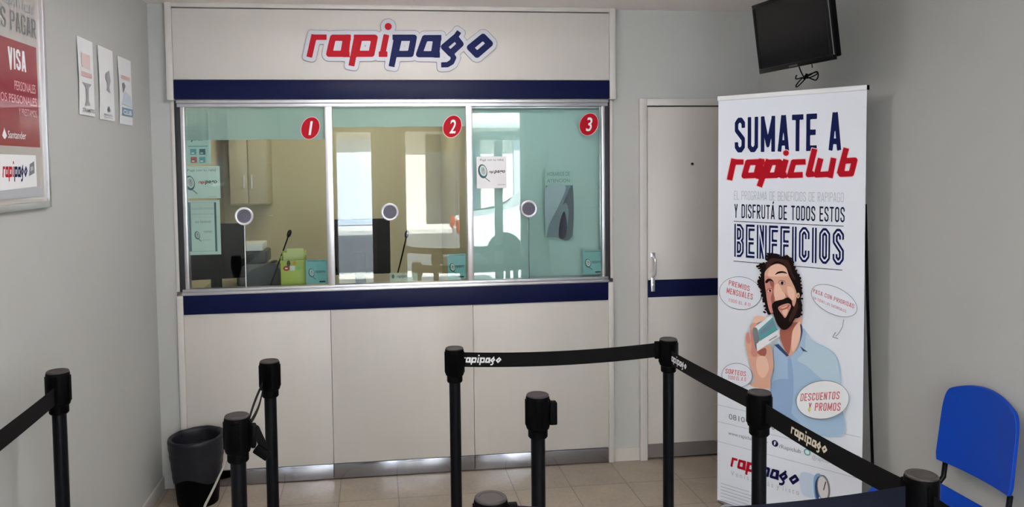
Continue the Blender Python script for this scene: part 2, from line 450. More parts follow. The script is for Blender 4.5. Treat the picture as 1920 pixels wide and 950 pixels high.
# ------------------------------------------------------------------ the room
XL, XR, YF, HC = -.03, 3.285, -5.5, 2.535
def floor_mat():
    m = bpy.data.materials.new('floor_tile'); m.use_nodes = True; nt = m.node_tree; b = nt.nodes['Principled BSDF']
    tc = nt.nodes.new('ShaderNodeTexCoord'); br = nt.nodes.new('ShaderNodeTexBrick')
    br.offset = 0; br.inputs['Scale'].default_value = 1; br.inputs['Brick Width'].default_value = .30; br.inputs['Row Height'].default_value = .30
    br.inputs['Mortar Size'].default_value = .003; br.inputs['Mortar Smooth'].default_value = .3
    br.inputs['Color1'].default_value = (*lin((188, 174, 156)), 1); br.inputs['Color2'].default_value = (*lin((180, 167, 150)), 1); br.inputs['Mortar'].default_value = (*lin((140, 130, 120)), 1)
    n = nt.nodes.new('ShaderNodeTexNoise'); n.inputs['Scale'].default_value = 55; n.inputs['Detail'].default_value = 6
    n2 = nt.nodes.new('ShaderNodeTexNoise'); n2.inputs['Scale'].default_value = 7
    mx = nt.nodes.new('ShaderNodeMix'); mx.data_type = 'RGBA'; mx.blend_type = 'MULTIPLY'; mx.inputs[0].default_value = .35
    mx2 = nt.nodes.new('ShaderNodeMix'); mx2.data_type = 'RGBA'; mx2.blend_type = 'MULTIPLY'; mx2.inputs[0].default_value = .3
    L = nt.links.new
    L(tc.outputs['Object'], br.inputs['Vector']); L(tc.outputs['Object'], n.inputs['Vector']); L(tc.outputs['Object'], n2.inputs['Vector'])
    L(br.outputs[0], mx.inputs[6]); L(n.outputs[0], mx.inputs[7]); L(mx.outputs[2], mx2.inputs[6]); L(n2.outputs[0], mx2.inputs[7]); L(mx2.outputs[2], b.inputs['Base Color'])
    b.inputs['Roughness'].default_value = .32
    return m
def struct(name, boxes, m, bev=0.):
    b = B()
    for q in boxes: b.box(*q, bev=bev)
    return tag(b.obj(name, m), kind='structure')
struct('floor', [(XL-.1, XR+.1, YF-.1, 2.1, -.1, 0)], floor_mat())
struct('ceiling', [(XL-.2, XR+.2, YF-.2, 2.2, HC, HC+.15)], CEIL)
struct('wall_left', [(XL-.12, XL, YF, 2.02, 0, HC)], WALL)
struct('wall_right', [(XR, XR+.12, YF, 2.02, 0, HC)], WALL)
DX0, DX1, DH = 2.622, 3.225, 2.0
struct('wall_back', [(XL, .072, .012, .12, 0, HC), (2.426, DX0-.01, .012, .12, 0, HC), (DX0-.01, DX1+.01, .012, .12, DH+.012, HC), (DX1+.01, XR, .012, .12, 0, HC)], WALL)
struct('baseboard_left', [(XL, XL+.010, YF, .012, 0, .07)], TRIM, .003)
struct('baseboard_back', [(2.428, 2.578, .002, .012, 0, .075)], mat('skirting_tile', (190, 186, 182), .35))
struct('baseboard_right', [(XR-.010, XR, YF, .012, 0, .07)], TRIM, .003)
# office behind the counter
struct('wall_office_back', [(XL, XR, 1.90, 2.0, 0, HC)], CREAM)
struct('wall_office_left', [(XL, XL+.01, .12, 1.9, 0, HC)], CREAM)
struct('wall_office_partition', [(2.42, 2.47, .12, 1.9, 0, HC)], CREAM)

# door
d = thing('door_1', None, None, (DX0, .01, 0), kind='structure')
b = B(); b.box(DX0-.046, DX0-.004, -.014, .012, 0, DH+.045, .003).box(DX1+.004, DX1+.046, -.014, .012, 0, DH+.045, .003).box(DX0-.0039, DX1+.0039, -.014, .012, DH+.006, DH+.045, .003)
b.obj('door_frame', TRIM, d)
B().box(DX0, DX1, -.004, .03, .012, DH, .002).obj('door_leaf', PANEL, d)
B().box(DX0+.001, DX1-.001, -.006, -.0045, .932, 1.030).obj('blue_band', BLUE, d)
B().box(DX0+.001, DX1-.001, -.006, -.0045, .015, .092).obj('kick_plate', STEELDK, d)
hx = at(1229, 500, 1, -.05).x
b = B(); pts = []
for t in np.linspace(0, 1, 15):
    pts.append((hx, -.006-.042*min(1, math.sin(math.pi*t)*2.2), 1.052+.115*t))
b.tube(pts, .0075, 10); b.box(hx-.013, hx+.013, -.0095, -.004, 1.155, 1.185, .002).obj('door_handle', ALU, d)
b = B(); b.box(hx-.012, hx+.012, -.011, -.004, .965, 1.045, .003); b.lathe([(.009, 0), (.009, .006), (.004, .007)], (hx, -.011, 1.0), 16, (0, -1, 0))
b.obj('lock_plate', ALU, d)
pp = at(1298, 307, 1, -.006)
B().lathe([(.007, 0), (.007, .004), (.004, .005)], (pp.x, -.004, pp.z), 16, (0, -1, 0)).obj('peephole', DARK, d)

# ------------------------------------------------------------------ sign fascia over the windows
x0, x1 = .098, 2.398
f = thing('sign_fascia', 'cream sign box above the teller windows with a navy lower band', 'fascia', (1.25, 0, 2.04))
b = B().box(x0, x1, -.022, .11, 2.145, 2.508, .0015).obj('fascia_panel', PANEL, f)
b = B(); b.box(x0-.034, x0-.001, -.034, .011, 2.04, HC, .003).box(x1+.001, x1+.034, -.034, .011, 2.04, HC, .003).box(x0-.0009, x1+.0009, -.034, .011, 2.512, HC, .003)
b.obj('fascia_frame', TRIM, f)
B().box(x0, x1, -.03, .11, 2.046, 2.142, .0015).obj('blue_band', BLUE, f)

# shop sign
fl = Flat((0, -.0225, 0), (1, 0, 0), (0, -1, 0))
pr = Print(fl, .0004, 0.)
k = 1/5.053
wordmark(pr, lambda x, y: fl.px(560+x*k, 30-y*k), RED, NAVY, SILV, EDGE, .007)
tag(pr.obj('shop_sign'), 'red and navy rapipago lettering mounted on the cream fascia', 'sign')

# ------------------------------------------------------------------ counter front
cnt = thing('service_counter', 'cream panelled counter front with navy band below the windows', 'counter', (1.25, 0, 0))
CX0, CX1 = .108, 2.392
joints = [CX0, .862, 1.63, CX1]
for i in range(3):
    B().box(joints[i]+(.0012 if i else 0), joints[i+1]-(.0012 if i < 2 else 0), -.004, .10, .088, .925, .0008).obj('front_panel', PANEL, cnt)
    B().box(joints[i]+(.0012 if i else 0), joints[i+1]-(.0012 if i < 2 else 0), -.006, .02, .006, .085, .0008).obj('kick_plate', KICK, cnt)
for a_, c_ in ((CX0-.033, CX0-.001), (CX1+.001, CX1+.031)): B().box(a_, c_, -.012, .10, 0, 1.0255, .003).obj('side_trim', TRIM, cnt)
B().box(CX0, CX1, -.010, .10, .927, 1.026, .001).obj('blue_band', BLUE, cnt)
B().box(CX0, CX1, .101, .75, .955, .995, .003).obj('worktop', mat('grey_worktop', (150, 148, 142), .4), cnt)
B().box(CX0, CX1, .70, .72, 0, .954).obj('rear_panel', PANEL, cnt)

# ------------------------------------------------------------------ window frame and panes
w = thing('teller_window_frame', 'brushed aluminium frame dividing the teller hatch into three windows', 'window frame', (1.25, .02, 1.03))
b = B(); b.box(CX0-.006, CX1+.006, -.012, .06, 1.0265, 1.042, .002).box(CX0-.004, CX1+.004, -.004, .05, 1.0425, 1.058, .002); b.obj('sill_rail', ALU, w)
b = B(); b.box(CX0-.006, CX1+.006, -.012, .06, 2.025, 2.0455, .002).box(CX0-.004, CX1+.004, -.002, .05, 2.006, 2.0245, .002); b.obj('head_rail', ALU, w)
b = B(); b.box(CX0+.012, CX0+.032, -.006, .05, 1.0585, 2.0055, .002); b.obj('jamb', ALU, w)
b = B(); b.box(CX1-.032, CX1-.014, -.006, .05, 1.0585, 2.0055, .002); b.obj('jamb', ALU, w)
for a_, c_ in ((.0726, CX0-.0185), (CX1+.0165, 2.4255)): B().box(a_, c_, .004, .05, 1.046, 2.04, .001).obj('jamb_filler', TRIM, w)
b = B(); b.box(CX0-.018, CX0+.011, .002, .05, 1.046, 2.04, .001); b.obj('seal_strip', mat('rubber_seal', (38, 40, 44), .6), w)
b = B(); b.box(CX1-.013, CX1+.016, .002, .05, 1.046, 2.04, .001); b.obj('seal_strip', MATS['rubber_seal'], w)
MU1, MU2 = .872, 1.622
B().box(MU1-.019, MU1+.019, -.008, .05, 1.0585, 2.0055, .002).obj('mullion', ALU, w)
B().box(MU2-.017, MU2+.017, -.008, .05, 1.0585, 2.0055, .002).obj('mullion', ALU, w)
spans = [(CX0+.033, MU1-.020), (MU1+.020, MU2-.018), (MU2+.018, CX1-.033)]
discs = [(458, 405), (731, 397), (991, 391)]
MESHM = mat('speaker_mesh', (96, 96, 112), .7, .0, noise=.3, nscale=500)
nums = ['1', '2', '3']; wher = ['left', 'middle', 'right']
SLOT = [True, False, True]
for i, (a, c) in enumerate(spans):
    p = at(*discs[i], 1, .02)
    g = thing('glass_pane', 'clear glass of the %s teller window, the one numbered %s' % (wher[i], nums[i]), 'window glass', (p.x, .02, 1.0585), 'teller window glass')
    if SLOT[i]:
        b = B(); b.box(a, p.x-.0024, .018, .026, 1.0585, p.z).box(p.x+.0024, c, .018, .026, 1.0585, p.z).box(a, c, .018, .026, p.z+.0002, 2.0055)
    else:
        b = B(); b.box(a, c, .018, .026, 1.0585, 2.0055)
    b.obj('glass', GLASS, g)
    if SLOT[i]:
        B().box(p.x-.0022, p.x+.0022, .0165, .0275, 1.0585, p.z-.045).obj('edge_seal', mat('clear_edge_seal', (210, 212, 214), .3) if i == 0 else mat('dark_edge_seal', (70, 84, 86), .4), g)
    b = B(); b.lathe([(.035, 0), (.046, 0), (.048, .004), (.047, .009), (.043, .011), (.037, .010), (.0355, .005)], (p.x, .0178, p.z), 40, (0, -1, 0), caps=False)
    b.lathe([(.047, 0), (.045, .01), (.03, .012)], (p.x, .0262, p.z), 40, (0, 1, 0))
    rim = b.obj('speak_through_disc', mat('disc_chrome', (214, 214, 222), .3, .3), g)
    b = B(); b.lathe([(.035, 0), (.035, .005), (.024, .0058), (.0235, .0045), (.021, .0045), (.0205, .0065), (.012, .0072), (.0115, .0055), (.009, .0055), (.0085, .0075)], (p.x, .0178, p.z), 32, (0, -1, 0)); b.obj('perforated_plate', MESHM, rim)
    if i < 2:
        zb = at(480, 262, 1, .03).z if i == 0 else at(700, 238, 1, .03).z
        B().box(a+.001, c-.001, .0262, .0268, zb, 2.005).obj('reflection_strip', REFL, g)  # upper band the glass would reflect, painted in as a teal sheet
# number stickers
for i, (x, y) in enumerate([(582, 240), (848, 237), (1104, 233)]):
    fl = Flat((0, .0178, 0), (1, 0, 0), (0, -1, 0)); pr = Print(fl, .0003, .0001)
    pr.px_ell(x, y, 17.5, 22, PINK, 22); pr.px_ell(x, y, 16.5, 21, RED, 22)
    pr.small(nums[i], fl.px(x-5.5 if i else x-3.5, y+13), fl.px(x+6.5 if i else x+4.5, y-13), WHT, .012, .18)
    tag(pr.obj('number_sticker'), 'red oval sticker with white numeral %s on the %s window' % (nums[i], wher[i]), 'sticker', 'window number stickers')

# ------------------------------------------------------------------ papers on the glass
def sheet(fl, quad, m, th=.0006):
    """upright paper over the pixel box quad=(x0,y0,x1,y1) on fl -> (Builder, uv box)"""
    a = fl.px(quad[0], quad[3]); c = fl.px(quad[2], quad[1]); b = B().use(m)
    P = [fl.p3(u, v, h) for h in (0, th) for u, v in ((a[0], a[1]), (c[0], a[1]), (c[0], c[1]), (a[0], c[1]))]
    V = [b.bm.verts.new(p) for p in P]
    for q in ((0, 1, 2, 3), (4, 5, 6, 7), (0, 1, 5, 4), (1, 2, 6, 5), (2, 3, 7, 6), (3, 0, 4, 7)): b.bm.faces.new([V[i] for i in q])
    return b, a, c
GF = Flat((0, .0295, 0), (1, 0, 0), (0, -1, 0))      # just behind the glass
PAPT = mat('tinted_paper', (200, 222, 216), .6); PAPG = mat('grey_green_paper', (176, 204, 198), .6); TEALC = mat('teal_card', (120, 182, 184), .55)
def watch(pr, x, y, s):
    pr.px_ell(x, y, 9*s, 14*s, TEALD, -12); pr.px_ell(x+1*s, y-1*s, 6.5*s, 10.5*s, PAPT, -12); pr.px_ell(x+1*s, y-1*s, 4.5*s, 8*s, LGREY, -12); pr.px_line((x+1, y-1), (x+1, y-6*s), .002, DARK)
    pr.px_line((x+4*s, y+12*s), (x+14*s, y+20*s), .004, TEALD)
def notice(name, quad, m, label, draw, cat='notice', fl=GF, group=None):
    b, a, c = sheet(fl, quad, m); o = tag(b.obj(name), label, cat, group)
    pr = Print(Flat(fl.p3(0, 0, .0006), fl.ux, fl.n), .00015, .0001); draw(pr); q = pr.obj('printed_text'); q.parent = o
    return o
def d1(pr):
    f_ = pr.fl.px; X = lambda x0, y0, x1, y1: (f_(x0, y1), f_(x1, y0))
    pr.small('MEDIOS DE PAGO', *X(351, 241, 389, 247), TEALD); pr.small('pPSP', *X(358, 256, 384, 266), DARK, .03, .2)
    pr.rect(*f_(352, 275), *f_(390, 273), TEALP)
    for x, y, m in ((357, 279, TEALP), (374, 279, TEALD), (358, 294, mat('print_dull_red', (170, 84, 84), .5)), (374, 294, TEALP)): pr.rect(*f_(x, y+11), *f_(x+11, y), m); pr.rect(*f_(x+2, y+9), *f_(x+7, y+7), WHT)
notice('paper_notice', (349, 232, 394, 308), PAPG, 'teal-tinted payment notice with four small icons on the left glass', d1)
def d2(pr):
    f_ = pr.fl.px
    pr.small('Pagá con tu reloj', f_(352, 323), f_(404, 316), GREYT); watch(pr, 356, 343, 1.0)
    pr.small('rapi', f_(373, 346), f_(384, 338), RED, .02, .2); pr.small('pago', f_(384.5, 346), f_(407, 338), DARK, .02, .2); pr.small('contactless', f_(390, 370), f_(406, 366), LGREY)
notice('paper_notice', (349, 311, 412, 372), PAPT, 'pale notice with a watch drawing on the left glass, below the icon notice', d2)
def d3(pr):
    f_ = pr.fl.px
    for a in ((356, 379, 405, 380), (356, 470, 409, 471), (356, 379, 357, 471), (404, 379, 405, 471)): pr.rect(*f_(a[0], a[3]), *f_(a[2], a[1]), TEALD)
    pr.small('Estimado cliente le informamos', f_(360, 393), f_(401, 387), LGREY); pr.small('que puede abonar aqui', f_(360, 404), f_(401, 398), LGREY); pr.small('sus facturas', f_(366, 418), f_(395, 412), GREYT)
    watch(pr, 370, 441, .55); pr.small('rapipago', f_(382, 437), f_(398, 431), GREYT); pr.small('gracias', f_(380, 452), f_(396, 447), LGREY)
notice('paper_notice', (357, 375, 412, 478), PAPT, 'white notice with a thin dark border on the left glass, lowest of three', d3)
def d4(pr):
    f_ = pr.fl.px
    pr.small('Pagá con tu reloj', f_(900, 303), f_(944, 297), GREYT, .01); watch(pr, 905, 321, .95)
    pr.small('rapi', f_(917, 326), f_(926, 319), DARK, .02, .2); pr.small('pago', f_(926.5, 326), f_(947, 319), DARK, .02, .2); pr.small('contactless', f_(933, 347), f_(947, 344), GREYT)
notice('paper_notice', (894, 293, 949, 353), mat('white_card', (226, 226, 230), .6), 'white card with a watch drawing at the top left of window 3', d4, fl=Flat((0, .0172, 0), (1, 0, 0), (0, -1, 0)))
def d5(pr):
    f_ = pr.fl.px; g1 = mat('print_blue_grey', (112, 134, 146), .5); g2 = mat('print_pale_blue', (168, 188, 198), .5); g3 = mat('print_slate', (60, 82, 98), .5)
    pr.rect(*f_(1024, 445), *f_(1074, 347), g1)
    pr.px_poly([(1024, 352), (1060, 348), (1050, 380), (1030, 420), (1024, 440)], g2); pr.px_poly([(1074, 350), (1060, 372), (1046, 410), (1040, 440), (1072, 444)], g3)
    pr.px_poly([(1028, 440), (1046, 400), (1060, 380), (1066, 400), (1058, 444), (1040, 444)], g1); pr.px_poly([(1048, 444), (1050, 415), (1058, 396), (1063, 420), (1060, 444)], DARKB)
    pr.px_line((1026, 412), (1050, 372), .006, g2); pr.px_line((1030, 395), (1056, 356), .005, g2)
    pr.small('HORARIOS DE', f_(1026, 330), f_(1068, 322), GREYT); pr.small('ATENCION', f_(1026, 342), f_(1068, 335), GREYT)
notice('paper_poster', (1023, 319, 1075, 446), mat('pale_teal_paper', (166, 204, 198), .6), 'tall grey-blue photo poster in the middle of window 3', d5, 'poster')
def d6(q):
    def f(pr):
        x0, y0, x1, y1 = q; f_ = pr.fl.px
        pr.rect(*f_(x0+2, y0+4), *f_(x1-2, y0+2), TEALD); watch(pr, x0+(x1-x0)*.25, y0+(y1-y0)*.55, .6)
        pr.small('rapipago', f_(x0+(x1-x0)*.42, y0+(y1-y0)*.58), f_(x1-3, y0+(y1-y0)*.42), TEALD, .02, .2)
        pr.rect(*f_(x1-14, y1-3), *f_(x1-3, y1-6), DARK)
    return f
for q, l in (((574, 486, 613, 532), 'teal watch card beside the green leaflet box, bottom right of window 1'), ((840, 475, 873, 523), 'green teal card at the bottom right corner of window 2'), ((1093, 468, 1130, 514), 'teal watch card at the bottom right corner of window 3')):
    notice('small_card', q, TEALC, l, d6(q), 'card', group='teal cards in the window corners')
def d7(pr):
    f_ = pr.fl.px
    pr.px_ell(737, 518, 2.5, 4, TEALD); pr.small('rapipago', f_(744, 522), f_(768, 514), GREYT, .02, .2)
notice('small_card', (731, 510, 783, 528), mat('cream_card', (206, 214, 196), .6), 'low cream card lying along the sill of window 2', d7, 'card')
# green leaflet box
c0, c1 = at(527, 532, 1, .11), at(572, 477, 1, .11)
lb = thing('leaflet_box', 'lime green leaflet box on the counter behind window 1', 'leaflet box', ((c0.x+c1.x)/2, .13, .9955))
LIME = mat('lime_card', (178, 196, 84), .5)
b = B(); xa, xb, zt = c0.x, c1.x, c1.z
b.box(xa, xb, .11, .114, .9956, zt-.03, .0005).box(xa, xb, .186, .19, .9956, zt+.015, .0005).box(xa, xa+.004, .1145, .1855, .9956, zt-.01, .0005).box(xb-.004, xb, .1145, .1855, .9956, zt-.01, .0005).box(xa+.0045, xb-.0045, .1145, .1855, .9956, 1.0, .0005)
b.obj('box_body', LIME, lb)
b = B(); b.box(xa+.012, xb-.03, .14, .1402, 1.001, zt+.01).box(xa+.03, xb-.012, .16, .1602, 1.001, zt+.03); b.obj('leaflets', mat('pale_leaflet', (206, 216, 150), .5), lb)
pr = Print(Flat((0, .1098, 0), (1, 0, 0), (0, -1, 0)), .0002, .0001)
pr.px_ell(541, 494, 3.5, 6, WOOD); pr.px_ell(552, 493, 3, 4, mat('print_orange', (216, 140, 60), .5)); pr.px_ell(537, 503, 6, 4.5, RED); pr.px_ell(537, 503, 3, 1.5, WHT); pr.rect(*pr.fl.px(544, 507), *pr.fl.px(553, 498), WHT); pr.px_ell(560, 503, 4, 3, mat('print_green', (110, 170, 90), .5))
pr.obj('printed_pictures', lb)

# ------------------------------------------------------------------ behind the glass
bl_ = thing('roller_blind', 'pale teal blind closing off window 3 from inside', 'blind', (2.0, .085, 2.0))
B().box(MU2+.005, CX1-.005, .084, .086, 1.03, 1.99).obj('blind_sheet', TEALW, bl_)
B().lathe([(.014, 0), (.014, .76)], (MU2+.005, .085, 2.005), 16, (1, 0, 0)).obj('roller_tube', ALU, bl_)
tag(B().box(MU2-.002, MU2+.03, .13, .76, .996, HC-.003, .002).box(MU2-.002, MU2+.03, .761, 1.88, .001, HC-.003, .002).obj('booth_partition', CREAM), 'cream partition between booths 2 and 3 behind the glass', 'partition')

def monitor(name, cx, y, z0, wd, ht, label, rz=0.):
    t = thing(name, label, 'monitor', (cx, y, z0))
    M = Matrix.Translation((cx, y, 0)) @ Matrix.Rotation(rz, 4, 'Z') @ Matrix.Translation((-cx, -y, 0))
    B().box(cx-wd/2, cx+wd/2, y-.02, y+.02, z0+.07, z0+.07+ht, .008, M=M).obj('monitor_case', BLACK, t)
    B().box(cx-wd/2+.02, cx+wd/2-.02, y+.0205, y+.022, z0+.09, z0+.05+ht, M=M).obj('screen', DARK, t)
    B().box(cx-.03, cx+.03, y-.045, y-.0205, z0+.01, z0+.2, .005, M=M).obj('neck', BLACK, t)
    B().box(cx-.11, cx+.11, y-.12, y+.06, z0, z0+.0098, .003, M=M).obj('stand_foot', BLACK, t)
    return t
m1 = at(674, 470, 1, .35)
monitor('computer_monitor', m1.x+.005, .35, .9955, .345, .32, 'black computer monitor seen from behind through window 2')
m2 = at(412, 470, 1, .45)
monitor('computer_monitor', m2.x+.0, .33, .9955, .33, .31, 'dark monitor at the far left behind window 1', .2)
def mic(tip, basep, label, y):
    a = at(*tip, 1, y); c = at(*basep, 1, y); c.z = max(c.z, 1.03)
    t = thing('gooseneck_microphone', label, 'microphone', (c.x-.02, y, .9955), 'teller microphones')
    B().lathe([(.045, 0), (.045, .012), (.03, .03), (.012, .034)], (c.x-.02, y, .9956), 24).obj('base', BLACK, t)
    p0 = Vector((c.x-.02, y, 1.03)); mid = Vector((c.x+(a.x-c.x)*.35, y, 1.03+(a.z-1.03)*.45))
    pts = [p0*(1-s)**2+mid*2*s*(1-s)+a*s*s for s in np.linspace(0, 1, 14)]
    B().tube(pts, .004, 8).obj('gooseneck', BLACK, t)
    dv = (pts[-1]-pts[-3]).normalized()
    B().lathe([(.004, -.012), (.010, -.004), (.012, .012), (.010, .026), (.004, .032)], a, 16, dv).obj('microphone_head', BLACK, t)
mic((541, 441), (512, 495), 'black gooseneck microphone leaning right behind window 1', .20)
mic((762, 442), (747, 520), 'black gooseneck microphone curving upright behind window 2', .20)
# card printer beside the first microphone: sloped dark case
p = at(497, 515, 1, .3)
t = thing('receipt_printer', 'dark sloped receipt printer behind window 1 beside the leaflet box', 'printer', (p.x, .3, .9955))
b = B(); xs_ = p.x; prof = [(-.10, 0), (.09, 0), (.09, .11), (.06, .152), (.03, .155), (-.10, .10)]
r0 = [b.bm.verts.new((xs_+u, .28, .9956+v)) for u, v in prof]; r1 = [b.bm.verts.new((xs_+u, .44, .9956+v)) for u, v in prof]
b.bridge(r0, r1); b.bm.faces.new(r0); b.bm.faces.new(r1[::-1])
bmesh.ops.bevel(b.bm, geom=b.bm.edges[:], offset=.006, segments=2, affect='EDGES')
b.obj('printer_case', mat('dark_blue_plastic', (34, 40, 52), .4), t)
B().box(xs_+.032, xs_+.056, .30, .42, 1.1495, 1.1525, .001).obj('paper_slot', BLACK, t)
# papers on a stand at the back, grey office phone
p = at(480, 480, 1, .6)
t = thing('office_printer', 'dark grey office printer with papers on top behind window 1', 'printer', (p.x, .6, .9955))
DGREY = mat('dark_grey_plastic', (52, 56, 60), .45)
B().box(p.x-.10, p.x+.06, .50, .70, .9956, 1.125, .008).obj('printer_body', GREYM, t)
B().box(p.x-.11, p.x+.075, .49, .71, 1.1255, 1.20, .01).obj('scanner_lid', DGREY, t)
B().box(p.x-.09, p.x+.055, .50, .69, 1.2005, 1.245, .004).obj('paper_stack', PAPER, t)
t = thing('back_desk', 'grey desk against the office wall behind window 1', 'desk', (.3, 1.3, 0))
B().box(0, 1.05, .76, 1.88, .72, .755, .004).obj('desktop', GREYM, t)
for lx in (.03, 1.0):
    for ly in (.8, 1.84): B().box(lx-.02, lx+.02, ly-.02, ly+.02, .001, .7195, .002).obj('leg', GREYM, t)
# wall cabinet, left back
q0, q1 = at(432, 385, 1, 1.6), at(497, 205, 1, 1.6)
t = thing('wall_cabinet', 'tall beige metal wall cabinet in the office corner behind window 1', 'cabinet', (q0.x, 1.7, q0.z))
CAB = mat('beige_cabinet', (196, 190, 172), .45)
cxa, cxb = max(q0.x, XL+.02), q1.x
B().box(cxa, cxb, 1.6, 1.899, q0.z, q1.z, .004).obj('cabinet_body', CAB, t)
mid = (cxa+cxb)/2
for a_, c_ in ((cxa+.004, mid-.003), (mid+.003, cxb-.004)):
    dd = B().box(a_, c_, 1.585, 1.5995, q0.z+.01, q1.z-.01, .003).obj('cabinet_door', CAB, t)
    B().box(c_-.03 if a_ < mid-.1 else a_+.018, c_-.02 if a_ < mid-.1 else a_+.028, 1.572, 1.5845, q0.z+.12, q0.z+.22, .002).obj('handle', ALU, dd)
# office lamp
t = thing('office_ceiling_light', 'fluorescent light on the office ceiling behind the counter', 'light', (1.0, 1.05, HC-.002))
B().box(.4, 1.5, .95, 1.15, HC-.06, HC-.001, .004).obj('lamp_housing', TRIM, t)
B().box(.42, 1.48, .965, 1.135, HC-.068, HC-.0605).obj('diffuser', emit('office_tube', BOOTH_COL, LAMP_BOOTH), t)

# ------------------------------------------------------------------ ceiling lamps of the hall
lampm = emit('hall_lamp', LAMP_COL, LAMP)
for i, (x, y) in enumerate([(1.3, -1.15), (1.3, -2.9), (1.6, -4.7)]):
    t = thing('ceiling_lamp', ['long white ceiling lamp above the queue, nearest the counter', 'long white ceiling lamp in the middle of the hall', 'long white ceiling lamp nearest the shop entrance'][i], 'lamp', (x, y, HC), 'hall ceiling lamps')
    B().box(x-.62, x+.62, y-.05, y+.05, HC-.06, HC-.001, .003).obj('lamp_frame', TRIM, t)
    B().box(x-.60, x+.60, y-.075, y+.075, HC-.125, HC-.0605, .012).obj('diffuser', lampm, t)

# ------------------------------------------------------------------ queue posts and belts
H = 1.0
def make_post():
    t = thing('queue_post', None, 'queue barrier post')
    B().lathe([(.118, 0), (.12, .006), (.118, .012), (.06, .026), (.028, .034)], (0, 0, .0005), 40).obj('base', BLKPOLE, t)
    B().lathe([(.0215, .03), (.0215, .875)], (0, 0, 0), 28).obj('pole', BLKPOLE, t)
    b = B(); b.lathe([(.0265, .868), (.0295, .872), (.0295, .893), (.0335, .896), (.0357, .903), (.0357, .988), (.0345, .994)], (0, 0, 0), 40)
    hd = b.obj('belt_head', BLACK, t)
    b = B()
    for k in range(4):
        a = math.pi/2*k; M = Matrix.Rotation(a, 4, 'Z'); b.box(.0340, .0372, -.011, .011, .906, .984, .0015, M=M)
    b.obj('belt_slot', mat('slot_black', (4, 4, 5), .7, spec=.04), hd)
    b = B(); b.lathe([(.0335, .9945), (.0335, .998), (.031, 1.0), (.024, .9995), (.0235, .9985), (.004, .9988)], (0, 0, 0), 40)
    b.obj('cap', CAP, t)
    return t
posts = {
    'a': (.094, -1.628, 'black queue post standing alone by the left wall', 1.05),
    'b': (.724, -1.403, 'black queue post behind another, with a slack strap, nearest the waste bin', 1),
    'c': (.716, -2.033, 'black queue post with dangling strap in front of the waste bin', 1),
    'd': (1.397, -1.325, 'black queue post at the left end of the lettered belt before the counter', 1),
    'e': (1.583, -1.979, 'black queue post standing free with an empty clip, mid floor', 1),
    'f': (2.241, -1.325, 'black queue post in front of the door, where two belts meet', 1),
    'g': (2.243, -2.067, 'black queue post in front of the standing banner', 1),
    'h': (2.287, -2.722, 'black queue post nearest the blue chair', 1),
    'i': (1.337, -2.689, 'black queue post at the bottom edge, only its cap showing', 1),
}
first = None; PO = {}
proto = make_post()
for kx, (x, y, lab, s) in posts.items():
    o = proto if first is None else copy_tree(proto); first = o
    o.location = (x, y, 0); o.scale = (1, 1, s); o.rotation_euler = (0, 0, 0)
    tag(o, lab, 'queue barrier post', 'black queue barrier posts'); PO[kx] = o
def to_post(o, kx):
    r = PO[kx]; o.data.transform(Matrix.Diagonal((1, 1, 1/r.scale.z, 1)) @ Matrix.Translation(-r.location)); o.parent = r; return o
BW = .056
def belt(a, c, za, zc, sag, m=WEB, fwd=0., text=None, tcol=None):
    pa = Vector((PO[a].location.x, PO[a].location.y, 0)) if isinstance(a, str) else Vector(a)
    pc = Vector((PO[c].location.x, PO[c].location.y, 0)) if isinstance(c, str) else Vector(c)
    dv = (pc-pa).normalized(); nn = Vector((dv.y, -dv.x, 0))
    if nn.dot(CP-pa) < 0: nn = -nn
    A = pa+dv*.036; C_ = pc-dv*.052; L = (C_-A).length
    zt = lambda u: za+(zc-za)*u-sag*4*u*(1-u)
    fn = lambda u, v: A+dv*(L*u)+Vector((0, 0, zt(u)-BW*(1-v)))
    b = B(); b.slab(fn, 40, 3, lambda u, v: nn*.0014); o = b.obj('belt', m); to_post(o, a)
    e = C_; M = Matrix.Translation((e.x, e.y, 0)) @ Matrix.Rotation(math.atan2(dv.y, dv.x), 4, 'Z')
    k = B().box(-.004, .016, -.008, .008, zc-BW-.006, zc+.006, .003, M=M).obj('belt_clip', BLACK); to_post(k, a); k.parent = o
    for (u0, wd) in (text or []):
        pr = B().use(tcol or WHT); ht = BW*.62; sc_ = ht/400.
        rev = dv.dot(CR) < 0
        for st in (RAPI, PAGO):
            for l in [outline(st, 12.)]:
                flat, tr = tess(l)
                W = []
                for x_, y_ in flat:
                    uu = u0+(x_-60)*wd/1780/L*(-1 if rev else 1); vv = .5+(y_+275)/420*.72
                    W.append(pr.bm.verts.new(fn(uu, vv)+nn*.0017))
                for t3 in tr:
                    try: pr.bm.faces.new([W[i] for i in t3])
                    except ValueError: pass
        q = pr.obj('belt_lettering'); to_post(q, a); q.parent = o
    return o
belt('d', 'f', .980, .984, .013, text=[(-.015, .155)])
belt('f', 'g', .958, .985, .004, text=[(-.03, .17)])
belt('g', 'h', .972, .968, .006, text=[(.225, .165)], tcol=mat('cream_print', (212, 206, 186), .6))
belt('h', 'i', .975, .978, .026, m=WEBB)
belt('h', (2.36, -3.45, 0), .965, .96, .02)
belt('a', (.10, -2.75, 0), .955*1.05, .95*1.05, .01)
# free clip on the lone middle post
k = B().box(.0357, .058, -.013, .013, .905, .975, .004).obj('belt_clip', BLACK); k.parent = PO['e']
